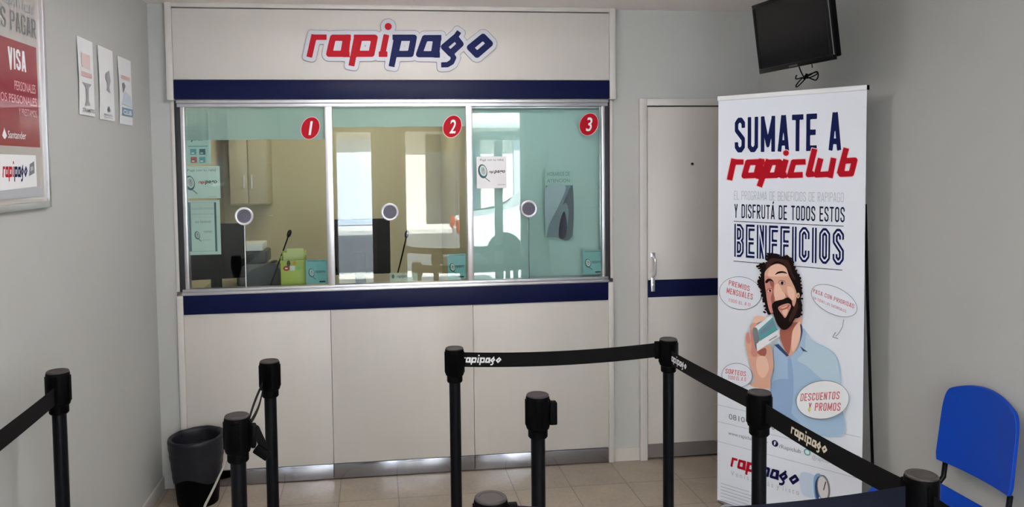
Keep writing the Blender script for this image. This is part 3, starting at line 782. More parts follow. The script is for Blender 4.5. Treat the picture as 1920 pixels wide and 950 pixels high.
# slack folded belt between the two left posts
pa, pc = PO['b'].location, PO['c'].location
def slack(u, v, dz):
    p = Vector((pa.x-.022+(pc.x+.030-pa.x+.022)*u, pa.y-.03+(pc.y+.03-pa.y+.03)*u, .915+.060*u-.006*math.sin(math.pi*u)))
    return p+Vector((-.004*dz/.02*math.sin(math.pi*u), 0, dz*(.5+.15*math.sin(math.pi*u))+(v-.5)*.015))
b = B()
for dz in (.02, -.02): b.slab(lambda u, v: slack(u, v, dz), 30, 2, lambda u, v: Vector((.0016, 0, .0004)))
to_post(b.obj('slack_belt', WEB), 'b')
# dangling strap and clip on the front left post
P3 = PO['c'].location
def px_at(x, y, Y): return at(x, y, 1, Y)
cl = [px_at(466, 800, P3.y+.02), px_at(480, 806, P3.y+.02), px_at(490, 828, P3.y+.025), px_at(500, 850, P3.y+.025)]
ds = cl[0].lerp(cl[1], .5)
b = B()
def strap(u, v):
    q = catm(cl, u); return q+Vector((.012, 0, .018))*(v-.5)*1.3
def catm(P, u):
    n = len(P)-1; i = min(int(u*n), n-1); t = u*n-i; return P[i].lerp(P[i+1], t)
b.slab(strap, 14, 3, lambda u, v: Vector((0, .0016, 0))); s_ = to_post(b.obj('loose_strap', WEB), 'c')
e = px_at(492, 848, P3.y+.025); M = Matrix.Translation(e) @ Matrix.Rotation(math.radians(38), 4, 'Y')
k = to_post(B().box(-.024, .022, -.008, .010, -.014, .014, .004, M=M).obj('belt_clip', BLACK), 'c'); k.parent = s_
k = to_post(B().box(P3.x+.0372, P3.x+.050, P3.y-.012, P3.y+.014, .905, .972, .004).obj('belt_clip', BLACK), 'c')
# edge-on strap trailing to the floor
tr_ = [px_at(427, 858, P3.y-.0), px_at(416, 882, P3.y+.03), px_at(402, 912, P3.y+.07), px_at(385, 946, P3.y+.12)]
last = tr_[-1]; tr_ += [Vector((last.x-.10, last.y+.1, .45)), Vector((last.x-.2, last.y+.17, .12)), Vector((last.x-.26, last.y+.2, .004))]
b = B(); b.tube(tr_, [.003, .0028, .0034, .0038, .0036, .0036, .0036], 6); to_post(b.obj('trailing_cord', mat('pale_cord', (176, 170, 160), .5)), 'c')

# ------------------------------------------------------------------ waste bin
bx, by = .190, -.178
t = thing('waste_bin', 'round black waste bin with a dark liner at the counter corner', 'waste bin', (bx, by, 0))
B().lathe([(.001, .004), (.098, .0), (.100, .004), (.127, .318), (.132, .322), (.132, .328), (.124, .328), (.119, .318), (.094, .012), (.001, .011)], (bx, by, .001), 40, caps=False).obj('bin_body', BLACK, t)
b = B(); N = 72
def bag(u, v):
    a = 2*math.pi*u; w = .5*math.sin(5*a+1)+.3*math.sin(11*a)+.2*math.sin(23*a+2)
    if v < .55:
        s = v/.55; z = .135+.018*math.sin(3*a+.5)*(1-s)+.197*s; r = .1165+.0245*s+.0022*w*(1-.6*s)+.0012*math.sin(9*s*3+3*a)
    elif v < .7:
        s = (v-.55)/.15; z = .332+.005*math.sin(math.pi*s)+.002*w; r = .1405-.022*s
    else:
        s = (v-.7)/.3; z = .332-.14*s; r = .1185-.02*s+.004*w
    return Vector((bx+r*math.cos(a), by+r*math.sin(a), z+.007*(1+math.cos(a-.4))*(1 if v > .4 else 0)))
b.grid(bag, N, 26); bmesh.ops.remove_doubles(b.bm, verts=b.bm.verts, dist=.0002)
b.obj('bin_liner', mat('bin_bag', (24, 26, 33), .4, spec=.3, noise=.15, nscale=25, bump=.4), t, sharp=60)

# ------------------------------------------------------------------ posters on the left wall
LW = Flat((XL, 0, 0), (0, 1, 0), (1, 0, 0))
def wall_sheet(q, label, draw):
    a = LW.px(q[0], (q[3]+q[5])/2); t0 = LW.px(q[0], q[1]); t1 = LW.px(q[2], q[4])
    u0, u1 = t0[0], t1[0]; v1 = (t0[1]+t1[1])/2
    b0 = LW.px(q[0], q[3]); b1 = LW.px(q[2], q[5]); v0 = (b0[1]+b1[1])/2
    t = thing('wall_leaflet', label, 'leaflet', LW.p3((u0+u1)/2, v0, .001), 'leaflets on the left wall')
    b = B(); b.slab(lambda u, v: LW.p3(u0+(u1-u0)*u, v0+(v1-v0)*v, .002+.004*(1-u)*math.sin(math.pi*v)), 6, 10, lambda u, v: Vector((.0025, 0, 0))); b.obj('sheet', PAPER, t)
    pr = Print(Flat(LW.p3(0, 0, .009), LW.ux, LW.n), .0002, .0001); W = u1-u0; Hh = v1-v0
    draw(pr, lambda x, y: (u0+W*x, v0+Hh*y)); pr.obj('printed_text', t)
PK2 = mat('print_faded_red', (206, 172, 172), .6); BL2 = mat('print_faded_blue', (110, 142, 168), .6); FG = mat('print_faded_grey', (160, 160, 164), .6)
def e1(pr, g):
    pr.rect(*g(.1, .5), *g(.8, .56), PK2); pr.rect(*g(.15, .62), *g(.7, .8), mat('print_pale_pink', (216, 196, 194), .6))
    pr.loops([[g(.12, .42), g(.75, .42), g(.55, .36), g(.52, .2), g(.62, .13), g(.28, .13), g(.4, .2), g(.38, .36)]], FG); pr.small('TRAMITES', g(.1, .04), g(.9, .09), GREYT, .02)
def e2(pr, g):
    pr.small('PAGO', g(.2, .055), g(.75, .085), GREYT, .02); pr.rect(*g(.2, .03), *g(.75, .038), FG)
    pr.loops([[g(.4, .64), g(.62, .7), g(.7, .56), g(.6, .46), g(.66, .38), g(.42, .42), g(.5, .52), g(.36, .56)]], FG); pr.loops([[g(.45, .12), g(.62, .12), g(.6, .16), g(.52, .2), g(.44, .16)]], GREYT)
def e3(pr, g):
    pr.rect(*g(.1, .13), *g(.95, .25), BL2); pr.small('CLUB', g(.2, .15), g(.85, .22), WHT, .03); pr.rect(*g(.1, .68), *g(.8, .73), PK2); pr.loops([[g(.15, .6), g(.3, .63), g(.42, .58), g(.3, .5), g(.2, .46)]], GREYT); pr.loops([[g(.1, .3), g(.9, .28), g(.8, .44), g(.4, .5)]], mat('print_pale_blue_wash', (196, 208, 220), .6))
wall_sheet((142, 66, 171, 212, 80, 219), 'pale leaflet on the left wall, nearest of three to the framed poster', e1)
wall_sheet((181, 83, 209, 221, 97, 228), 'white leaflet on the left wall between two others', e2)
wall_sheet((219, 104, 243, 230, 115, 236), 'leaflet with a blue block on the left wall, nearest the counter', e3)
# framed red poster
uR = LW.px(85, 300)[0]; vB = LW.px(60, 391)[1]; uL = uR-.75; vT = vB+.95
t = thing('framed_poster', 'red and white card poster in an aluminium frame on the left wall', 'poster', LW.p3((uL+uR)/2, vB, .001))
b = B(); y0_, y1_ = uL, uR
b.box(XL+.001, XL+.018, y0_, y0_+.022, vB, vT, .002).box(XL+.001, XL+.018, y1_-.022, y1_, vB, vT, .002).box(XL+.001, XL+.018, y0_+.0225, y1_-.0225, vB, vB+.022, .002).box(XL+.001, XL+.018, y0_+.0225, y1_-.0225, vT-.022, vT, .002)
b.obj('poster_frame', ALU, t)
B().box(XL+.002, XL+.008, y0_+.0225, y1_-.0225, vB+.0225, vT-.0225).obj('poster_sheet', mat('poster_grey', (176, 172, 170), .35, coat=.6), t)
PF = Flat((XL+.008, 0, 0), (0, 1, 0), (1, 0, 0)); pr = Print(PF, .0002, .0001)
PRED = mat('poster_red', (140, 12, 36), .3, coat=.5)
rt = PF.px(40, 80)[1]; rb = PF.px(40, 274.5)[1]; ue = PF.px(72, 200)[0]; g = PF.px
pr.rect(y0_+.03, rb, ue, rt, PRED)
def band(x0_, x1_, yy0, yy1):  # uv rectangle from pixel spans
    c_ = g((x0_+x1_)/2, (yy0+yy1)/2); u0 = g(x0_, (yy0+yy1)/2)[0]; u1 = g(x1_, (yy0+yy1)/2)[0]; v0 = g((x0_+x1_)/2, yy1)[1]; v1 = g((x0_+x1_)/2, yy0)[1]; return (u0, v0), (u1, v1)
pr.caps('VISA', *band(15, 48, 92, 131), WHT, .16, gap=.08)
pr.small('PERSONALES', *band(27, 66, 155, 172), PINK); a_, c_ = band(27, 68, 181, 196); pr.small('CREDITOS PERSONALES', (a_[0]-.22, a_[1]), c_, PINK)
a_, c_ = band(35, 68, 205, 218); pr.small('Y PRESTAMOS', a_, c_, PINK)
a_, c_ = band(3, 12, 238, 260); pr.loops([[(a_[0], a_[1]+.01), (a_[0]+.012, a_[1]), (c_[0]-.012, a_[1]), (c_[0], a_[1]+.01), (c_[0]-.014, a_[1]+.03), ((a_[0]+c_[0])/2, c_[1]), (a_[0]+.014, a_[1]+.03)]], WHT)
pr.small('Santander', *band(14, 48, 246, 260), WHT, .01)
a_, c_ = band(8, 66, 26, 62); pr.caps('PODES PAGAR', (a_[0]-.18, a_[1]), c_, GREYT, .10); a_, c_ = band(8, 62, 2, 16); pr.caps('TAMBIEN', (a_[0]-.05, a_[1]), c_, LGREY, .10)
v0, v1 = g(35, 357)[1], g(35, 290)[1]
pr.rect(y0_+.05, v0, g(67, 320)[0], v1, WHT)
a_, c_ = band(3, 50, 312, 332); ku = (c_[0]-a_[0])/1765; kv = (c_[1]-a_[1])/215
wordmark(pr, lambda x, y: (a_[0]+(x-75)*ku, c_[1]+(y+178)*kv), RED, NAVY)
a_, c_ = band(52, 63, 302, 330); pr.loops([[a_, (c_[0], a_[1]+.01), c_, (a_[0]+.01, c_[1]-.01)]], GREYT); pr.loops([[(a_[0]+.012, a_[1]+.016), (c_[0]-.01, a_[1]+.02), (c_[0]-.01, c_[1]-.016), (a_[0]+.014, c_[1]-.02)]], LGREY)
pr.loops([[(y0_+.05, vB+.04), (ue, vB+.04), (ue, vB+.075), (y0_+.05, vB+.06)]], LGREY)
pr.obj('printed_poster_face', t)

# ------------------------------------------------------------------ standing banner
P0, P1 = Vector((2.7604, -.6212, 0)), Vector((3.1676, -1.1714, 0))
ud = (P1-P0).normalized(); nb = Vector((ud.y, -ud.x, 0)); BWD = (P1-P0).length
if nb.dot(CP-P0) < 0: nb = -nb
ban = thing('standing_banner', 'tall white roll-up banner with a bearded man holding a card', 'banner', (P0+P1)/2)
BF = Flat(P0, ud, nb)
bb = lambda u0, u1, h0, h1, z0, z1, bev=.002: B().box(u0, u1, h0, h1, z0, z1, bev, M=Matrix(((ud.x, nb.x, 0, P0.x), (ud.y, nb.y, 0, P0.y), (0, 0, 1, 0), (0, 0, 0, 1))))
bb(0, BWD, -.0015, 0, .022, 1.985, 0).obj('banner_sheet', BANW, ban)
bb(-.003, BWD+.002, -.011, .006, 1.982, 2.004, .003).obj('top_rail', mat('white_rail', (224, 226, 230), .35), ban)
bb(BWD+.0022, BWD+.008, -.010, .005, 1.983, 2.003, .001).obj('rail_end_cap', BLACK, ban)
bb(-.004, BWD+.004, -.03, -.002, .0125, .045, .005).obj('base_rail', ALU, ban)
b = B()
for uu in (.06, BWD-.06):
    q = P0+ud*uu; Mx = Matrix.Translation(q) @ Matrix.Rotation(math.atan2(nb.y, nb.x), 4, 'Z'); b.box(-.14, .12, -.02, .02, .001, .0118, .002, M=Mx)
b.obj('foot', ALU, ban)
B().tube([(3.196, -1.128, 1.5), (3.2, -1.146, 1.09), (3.206, -1.192, .3), (3.206, -1.2, .002)], .0062, 10).obj('support_pole', BLACK, ban)
pr = Print(BF); g = BF.px
S8 = lambda x, y: (1330+x/2.794, 140+y/2.794)
R_ = lambda x0_, y0_, x1_, y1_: (g(x0_, y0_), g(x1_, y1_))
pr.caps('SUMATE A', *R_(1377.6, 286, 1578, 209.8), NAVY, .15, gap=.11)
pr.loops(outline(CLUB, 3.5, 4, 10), PINK, 0, lambda x, y: g(*S8(x, -y))); pr.loops(outline(CLUB, 3.5), RED, 0, lambda x, y: g(*S8(x, -y)))
pr.caps('EL PROGRAMA DE BENEFICIOS DE RAPIPAGO', *R_(1376.5, 374, 1582, 361), LGREY, .07, gap=.14)
pr.caps('Y DISFRUTÁ DE TODOS ESTOS', *R_(1377, 408, 1584, 388), DARKB, .12, gap=.13)
def hline(x0_, y0_, x1_, w_, m): u0, v = g(x0_, y0_); u1 = g(x1_, y0_)[0]; pr.rect(u0, v-w_/2, u1, v+w_/2, m)
hline(1376, 414.5, 1582, .003, DARKB)
pr.caps('BENEFICIOS', *R_(1377, 481, 1583, 429), NAVY, .19, inner=BANW, gap=.10)
hline(1375.5, 489, 1580, .003, DARKB)
for y in (757, 788, 825): hline(1340, y, 1614, .0022, LGREY)
pr.small('0810 811 1000', *R_(1367, 785, 1462, 797), GREYT, .005)
pr.small('www.rapiclub.com.ar', *R_(1366, 816, 1440, 826), GREYT, .005)
c_ = g(1453.5, 830.6); cir = lambda c, r: [(c[0]+r*math.cos(a), c[1]+r*math.sin(a)) for a in np.linspace(0, 2*math.pi, 28, endpoint=False)]
pr.loops([cir(c_, .0155)], NAVY); pr.caps('F', (c_[0]-.005, c_[1]-.009), (c_[0]+.006, c_[1]+.009), WHT, .2)
pr.small('/Rapiclub', *R_(1461, 841, 1502, 842), GREYT); c_ = g(1514, 847); pr.loops([cir(c_, .0155), cir(c_, .010)], TEALP); pr.small('@rapiclub', *R_(1523, 862, 1556, 860), LGREY)
u0 = g(1370, 866)[0]; u1 = g(1499, 900)[0]; vt = g(1374.6, 857)[1]; vb = g(1372, 874)[1]; ku = (u1-u0)/1765; kv = (vt-vb)/212
wordmark(pr, lambda x, y: (u0+(x-75)*ku, vt+(y+178)*kv), RED, mat('print_deep_navy', (18, 14, 66), .5, spec=.12), halo=None)
pr.small('V e n í s ,  p a g á s  y  l i s t o', g(1371, 893), (u1, g(1371, 881)[1]), LGREY, 0)
for i in range(7):
    uu, vv = g(1352, 905+i*6); pr.rect(uu, vv-.0015, g(1405+(i % 3)*8, 905)[0], vv+.0015, LGREY)
WB = mat('print_watch_blue', (120, 158, 200), .5); WD = mat('print_watch_dark', (36, 62, 110), .5)
pr.px_poly([(1502, 886), (1530, 893), (1534, 930), (1505, 925)], mat('print_wash_blue', (190, 206, 226), .5)); pr.px_poly([(1527, 893), (1540, 890), (1536, 932), (1528, 930)], WB); pr.px_poly([(1529, 905), (1537, 893), (1537, 930), (1531, 931)], WD)
pr.px_ell(1545, 914, 12, 25, GREYT, -8); pr.px_ell(1544, 914, 9.5, 22, mat('print_dial', (210, 206, 208), .5), -8); pr.px_line((1545, 918), (1549, 902), .004, DARK)
# speech ovals
HW = mat('print_brick', (196, 92, 100), .5)
def oval(x, y, rx, ry, tilt, lines):
    pr.px_ell(x, y, rx, ry, GREYT, tilt, .9); pr.px_ell(x, y, rx-1.0, ry-1.0, WHT if ry > 33 else BANW, tilt)
    for (t_, a0, b0, a1, b1, sw, slant) in lines:
        u_ = g(a0, b0); w_ = g(a1, b0); h_ = g(a0, b1); sl = g(a1, b0+slant)[1]-w_[1]
        pr.caps(t_, u_, (w_[0], h_[1]), HW, sw, gap=.14, shear=.12, slant=sl+(w_[1]-u_[1]))
oval(1389, 549, 40, 31, 8, [('PREMIOS', 1367, 534, 1407, 524, .13, 12), ('MENSUALES', 1363, 549, 1413, 538, .13, 13), ('TODO EL AÑO', 1367, 565, 1408, 559, .1, 9)])
oval(1565, 563, 47, 25, 27, [('PASA CON PRIORIDAD', 1525, 548, 1603, 540, .12, 30), ('EN TODAS LAS SUCURSALES', 1526, 560, 1588, 555, .1, 26)])
oval(1383, 703, 29, 23, 4, [('SORTEOS', 1361, 699, 1400, 690, .13, 6), ('TODO EL AÑO', 1366, 710, 1400, 703, .12, 4)])
cur = [(1583, 598), (1581, 612), (1574, 624), (1568, 630)]
for a_, c_ in zip(cur, cur[1:]): pr.px_line(a_, c_, .0025, GREYT)
pr.px_line((1563, 630), (1568, 622), .003, GREYT); pr.px_line((1562, 631), (1573, 634), .003, GREYT)
pr.obj('printed_lettering', ban)
# portrait print
pm = Print(BF, .00012, .007)
A_ = lambda x, y: (1400+x/6.333, 470+y/6.333)
B_ = lambda x, y: (1390+x/4.523, 570+y/4.523)
SK = mat('print_skin', (214, 164, 142), .5); SKL = mat('print_skin_light', (232, 190, 168), .5); SKD = mat('print_skin_shade', (166, 96, 82), .5); SKR = mat('print_skin_rose', (206, 138, 128), .5)
HAIR = mat('print_hair', (28, 17, 17), .6, spec=.1); HAIR2 = mat('print_hair_light', (58, 36, 32), .6, spec=.1); SHIRT = mat('print_shirt', (160, 188, 216), .5); SHIRT2 = mat('print_shirt_fold', (140, 168, 206), .5); SHIRT3 = mat('print_shirt_light', (178, 202, 218), .5); COLL = mat('print_collar', (46, 66, 108), .5)
pm.px_poly([(290, 345), (330, 330), (400, 425), (435, 425), (500, 350), (528, 205), (560, 240), (620, 312), (740, 372), (815, 440), (846, 560), (850, 800), (845, 1120), (255, 985), (258, 700), (285, 540), (280, 440)], SHIRT, f=B_)
pm.px_poly([(560, 250), (620, 320), (740, 380), (810, 450), (835, 580), (835, 700), (700, 640), (560, 520), (480, 470), (540, 400)], SHIRT3, f=B_)
pm.px_poly([(262, 700), (300, 640), (420, 640), (440, 760), (420, 900), (500, 1010), (260, 960)], SHIRT2, f=B_)
pm.px_poly([(400, 470), (430, 470), (450, 700), (420, 960), (405, 700)], SHIRT2, f=B_)
pm.px_poly([(345, 200), (500, 100), (516, 200), (496, 320), (440, 425), (395, 425), (345, 320)], SK, f=B_)
pm.px_poly([(345, 200), (480, 150), (440, 240), (410, 420), (350, 320)], SKD, f=B_)
pm.px_poly([(440, 230), (505, 150), (500, 300), (440, 400)], SKL, f=B_)
pm.px_poly([(505, 168), (520, 180), (524, 240), (500, 330), (512, 240)], COLL, f=B_)
pm.px_poly([(285, 342), (322, 335), (412, 432), (392, 442)], COLL, f=B_, smooth=False); pm.px_poly([(503, 352), (572, 404), (528, 394)], COLL, f=B_, smooth=False)
pm.px_poly([(255, 60), (300, 40), (350, 70), (385, 48), (430, 85), (485, 58), (530, 95), (562, 140), (572, 190), (600, 240), (642, 320), (650, 400), (668, 500), (650, 560), (668, 640), (660, 710), (640, 785), (600, 760), (480, 800), (350, 790), (322, 742), (270, 755), (240, 700), (222, 600), (196, 530), (182, 440), (155, 400), (160, 350), (182, 280), (168, 200), (136, 182), (195, 150), (250, 150)], HAIR, f=A_)
rnd = random.Random(3)
hl = [(255, 60), (300, 40), (350, 66), (385, 48), (430, 80), (485, 58), (530, 95), (562, 140), (572, 190), (600, 240), (642, 320), (650, 400), (664, 500), (664, 640), (655, 710), (640, 770), (270, 740), (240, 690), (222, 600), (196, 530), (182, 440), (160, 390), (165, 345), (182, 280), (168, 205), (150, 180), (195, 155), (250, 140)]
for (x, y) in catmull(hl, 2):
    xx, yy = A_(x+rnd.uniform(-8, 8), y+rnd.uniform(-8, 8)); pm.px_ell(xx, yy, rnd.uniform(1.6, 3.4), rnd.uniform(1.6, 3.2), HAIR, rnd.uniform(0, 90))
pm.px_poly([(300, 90), (400, 90), (500, 110), (540, 180), (560, 260), (600, 330), (560, 320), (500, 200), (420, 130), (340, 130), (260, 220), (250, 160)], HAIR2, f=A_)
pm.px_poly([(240, 240), (300, 180), (370, 150), (430, 158), (488, 200), (520, 290), (560, 370), (592, 440), (612, 520), (590, 640), (520, 780), (400, 800), (335, 730), (300, 730), (270, 640), (250, 500), (235, 400), (230, 300)], SK, f=A_)
pm.px_poly([(300, 190), (370, 158), (430, 165), (480, 210), (505, 290), (440, 300), (330, 300), (270, 290)], SKL, f=A_)
pm.px_poly([(232, 300), (290, 310), (338, 375), (330, 480), (345, 560), (330, 720), (295, 720), (262, 600), (245, 450)], SKR, f=A_)
pm.px_poly([(290, 340), (345, 370), (335, 480), (350, 570), (330, 640), (305, 560), (330, 460), (300, 400)], SKD, f=A_)
pm.px_poly([(360, 400), (400, 390), (440, 470), (478, 530), (430, 585), (370, 585), (350, 540), (350, 460)], SKL, f=A_)
pm.px_poly([(470, 490), (500, 530), (560, 590), (545, 620), (500, 560)], SKD, f=A_)
pm.px_poly([(500, 420), (570, 440), (590, 540), (560, 580), (510, 510)], SKL, f=A_)
pm.px_poly([(318, 640), (350, 605), (440, 600), (540, 580), (566, 640), (590, 660), (606, 600), (622, 520), (652, 560), (662, 700), (640, 785), (592, 800), (545, 880), (480, 930), (420, 912), (370, 840), (340, 745)], HAIR, f=A_)
pm.px_poly([(580, 660), (610, 600), (630, 640), (600, 740), (540, 840), (520, 800)], HAIR2, f=A_)
pm.px_poly([(392, 668), (440, 636), (515, 618), (545, 650), (520, 715), (478, 790), (440, 750), (410, 710)], SKR, f=A_)
pm.px_poly([(392, 672), (430, 664), (480, 648), (530, 628), (512, 668), (462, 692), (420, 694)], SKD, f=A_); pm.px_poly([(412, 674), (450, 664), (505, 642), (494, 660), (452, 678)], SKL, f=A_)
pm.px_poly([(440, 712), (500, 686), (505, 720), (478, 770)], SKL, f=A_)
pm.px_poly([(335, 640), (345, 600), (400, 582), (450, 570), (505, 548), (548, 575), (545, 612), (470, 610), (400, 650), (370, 690), (345, 680)], HAIR, f=A_)
pm.px_poly([(358, 280), (385, 248), (430, 236), (475, 244), (502, 268), (455, 258), (400, 264)], HAIR, f=A_)
pm.px_poly([(240, 362), (270, 328), (310, 330), (340, 360), (295, 350), (258, 380)], HAIR, f=A_)
for (x, y, rx, ry, m_, tl) in ((440, 372, 42, 30, SKD, 10), (440, 374, 34, 20, mat('print_eye', (206, 190, 184), .5), 10), (442, 376, 17, 19, HAIR, 0), (292, 462, 38, 24, SKD, -25), (294, 466, 28, 15, SKL, -25), (298, 466, 12, 14, HAIR, 0), (632, 524, 18, 32, SKL, 0), (632, 528, 9, 18, SKD, 0)):
    xx, yy = A_(x, y); pm.px_ell(xx, yy, rx/6.333, ry/6.333, m_, tl)
# hand with card
pm.px_poly([(120, 120), (150, 92), (205, 100), (215, 125), (160, 150), (120, 170)], SKL, f=B_); pm.px_poly([(92, 175), (125, 150), (150, 180), (120, 220), (95, 215)], SK, f=B_)
pm.px_poly([(60, 245), (82, 235), (98, 300), (140, 385), (220, 345), (262, 350), (282, 440), (286, 530), (260, 620), (258, 700), (180, 706), (90, 680), (128, 640), (95, 520), (72, 430), (52, 330)], SK, f=B_)
pm.px_poly([(58, 250), (80, 240), (92, 300), (85, 330), (60, 310)], SKR, f=B_); pm.px_poly([(92, 215), (108, 225), (130, 330), (118, 360), (98, 300)], SKR, f=B_)
pm.px_poly([(110, 330), (150, 400), (140, 440), (100, 420)], SKR, f=B_); pm.px_poly([(150, 400), (215, 365), (230, 400), (205, 440)], SKD, f=B_); pm.px_poly([(150, 450), (220, 440), (250, 540), (200, 620), (150, 560)], SKL, f=B_)
pm.px_poly([(130, 188), (275, 82), (346, 262), (150, 396)], WHT, f=B_, smooth=False)
pm.px_poly([(112, 210), (150, 200), (170, 300), (130, 325)], GREYT, f=B_); pm.px_poly([(160, 215), (282, 105), (325, 212), (172, 308)], TEALP, f=B_, smooth=False); pm.px_poly([(172, 230), (285, 135), (300, 165), (180, 262)], mat('print_card_blue', (110, 132, 150), .5), f=B_, smooth=False)
pm.px_poly([(250, 300), (318, 258), (320, 266), (252, 308)], GREYT, f=B_, smooth=False)
# the oval over the shirt
pr, keep = pm, pr
oval(1546, 747.5, 50, 36, -7, [('DESCUENTOS', 1504, 750, 1578, 736, .13, -4), ('Y PROMOS', 1520, 768, 1580, 753, .13, 0)])
pm.px_ell(1521, 766, 2.6, 4, mat('print_lime', (206, 214, 110), .5))
pm.obj('printed_portrait', ban)

# ------------------------------------------------------------------ television on the right wall
TZ = 2.1
TA, TB = at(1424, 139, 2, TZ), at(1562, 112, 2, TZ)
e_ = (TB-TA).normalized(); nt_ = Vector((e_.y, -e_.x, 0))
if nt_.x > 0: nt_ = -nt_
best = min(np.linspace(-.2, .5, 141), key=lambda th: abs(((lambda d: PXC+FOC*d.dot(CR)/d.dot(CF))(TA+(Vector((0, 0, 1))*math.cos(th)+nt_*math.sin(th))*.25-CP)) - (1424-.1165*(139-(lambda d: PYC-FOC*d.dot(CU)/d.dot(CF))(TA+(Vector((0, 0, 1))*math.cos(th)+nt_*math.sin(th))*.25-CP)))))
uz = Vector((0, 0, 1))*math.cos(best)+nt_*math.sin(best); nf = uz.cross(e_)
if nf.dot(nt_) < 0: nf = -nf
TW, TH = (TB-TA).length, .32
TM = Matrix(((e_.x, uz.x, nf.x, TA.x), (e_.y, uz.y, nf.y, TA.y), (e_.z, uz.z, nf.z, TA.z), (0, 0, 0, 1)))
tv = thing('television', 'black flat television tilted down from the right wall above the banner', 'television', (TA+TB)/2)
bt = lambda *a, bev=0.: B().box(*a, bev, M=TM)
b = B(); b.box(0, TW, 0, .022, -.02, 0, .002, M=TM).box(0, TW, TH-.016, TH, -.02, 0, .002, M=TM).box(0, .016, .0225, TH-.0165, -.02, 0, .002, M=TM).box(TW-.016, TW, .0225, TH-.0165, -.02, 0, .002, M=TM)
b.obj('bezel', mat('gloss_black', (6, 6, 7), .3, spec=.2), tv)
bt(.0155, TW-.0155, .0215, TH-.0155, -.02, -.003).obj('screen', mat('tv_screen', (5, 6, 7), .22, spec=.25), tv)
bt(.012, TW-.006, .012, TH-.01, -.05, -.0205, bev=.006).obj('back_cover', BLACK, tv)
bt(TW-.0012, TW+.0012, .02, TH, -.009, -.004).obj('edge_highlight_strip', mat('silver_edge', (150, 152, 156), .25, .8), tv)
bt(TW/2-.03, TW/2+.03, .004, .012, 0, .002).obj('brand_badge', mat('badge_grey', (70, 72, 74), .4), tv)
mc = TM @ Vector((TW/2, TH*.72, -.0605))
b = B(); b.box(TW/2-.08, TW/2+.08, TH*.72-.08, TH*.72+.07, -.06, -.0505, .002, M=TM); b.tube([mc, mc+Vector((.05, .0, .03)), Vector((mc.x+.06, mc.y, HC-.012))], .016, 12)
b.lathe([(.06, 0), (.06, .011)], (mc.x+.06, mc.y, HC-.012), 24); b.obj('ceiling_bracket', BLACK, tv)
yy = (TM @ Vector((TW*.6, 0, -.02)))
def cpx(x, y):
    d_ = ray(x, y); n_ = nt_; return CP+d_*((yy-CP).dot(n_)/d_.dot(n_))
b = B(); loop1 = catmull([(1497, 123), (1502, 135), (1508, 144), (1516, 142), (1531, 134), (1534, 142), (1530, 150), (1522, 148), (1508, 144), (1494, 158), (1493, 163), (1498, 160), (1510, 147), (1506, 145), (1493, 148), (1493, 142), (1497, 138)], 4)[:-6]
b.tube([cpx(*q) for q in loop1], .0028, 6); b.tube([cpx(*q) for q in catmull([(1506, 146), (1518, 139), (1532, 135), (1530, 140), (1516, 146)], 4)], .0026, 6); b.tube([cpx(1522, 119), cpx(1523, 127)], .002, 6)
b.tube([cpx(1508, 148), cpx(1513, 139)], .006, 8)
b.obj('power_cable', BLACK, tv)

# ------------------------------------------------------------------ blue chair
ch = thing('waiting_chair', 'blue plastic waiting chair with black frame against the right wall', 'chair', (3.03, -1.76, 0))
ya, yb = -1.575, -1.925; ym = (ya+yb)/2
xk = 3.205
def back(u, v):
    wv = .180*(1-.04*v)
    # rounded upper corners: squeeze the width near the top
    if v > .55:
        s = (v-.55)/.45; wv *= (1-.26*(1-math.sqrt(max(0, 1-(s*.97)**2.6))))
    if v < .08: wv *= 1-.04*(1-v/.08)
    yq = ym+(.5-u)*2*wv
    cup = .018*(1-(2*u-1)**2)
    return Vector((xk+.035*v+cup-.004, yq, .552+.318*v-.034*(2*u-1)**2*v**5))
b = B(); b.slab(back, 22, 22, lambda u, v: Vector((.016, 0, 0))); bk = b.obj('backrest', PBLUE, ch, sharp=70)
md = bk.modifiers.new('bevel', 'BEVEL'); md.width = .004; md.segments = 3; md.limit_method = 'ANGLE'
def seat(u, v):
    hw = .195*(1-.06*(1-v)); n4 = (2*u-1)
    xq = 2.915+.285*v
    if v < .15: hw *= 1-.10*((.15-v)/.15)**2
    return Vector((xq, ym+n4*-hw, .462-.014*(1-n4*n4)*math.sin(math.pi*min(1, v*1.1))-.022*max(0, (.18-v)/.18)**2+.012*max(0, (v-.85)/.15)))
b = B(); b.slab(seat, 20, 20, lambda u, v: Vector((0, 0, -.016))); so = b.obj('seat', PBLUE, ch, sharp=70)
md = so.modifiers.new('bevel', 'BEVEL'); md.width = .004; md.segments = 3; md.limit_method = 'ANGLE'
for sy in (ya-.018, yb+.022):
    B().tube([(2.95, sy, .444), (3.12, sy, .444), (3.19, sy, .452), (3.222, sy, .49), (3.229, sy, .545)], .0095, 12).obj('side_rail', BLKPOLE, ch)
    for (xa_, xb_) in ((2.955, 2.92), (3.16, 3.235)):
        B().tube([(xa_, sy, .435), ((xa_+xb_)/2, sy, .22), (xb_, sy, .003)], .0095, 12).obj('leg', BLKPOLE, ch)
b = B(); b.tube([(2.97, ya-.01, .433), (2.97, yb+.01, .433)], .008, 10); b.tube([(3.13, ya-.01, .433), (3.13, yb+.01, .433)], .008, 10); b.obj('crossbar', BLKPOLE, ch)

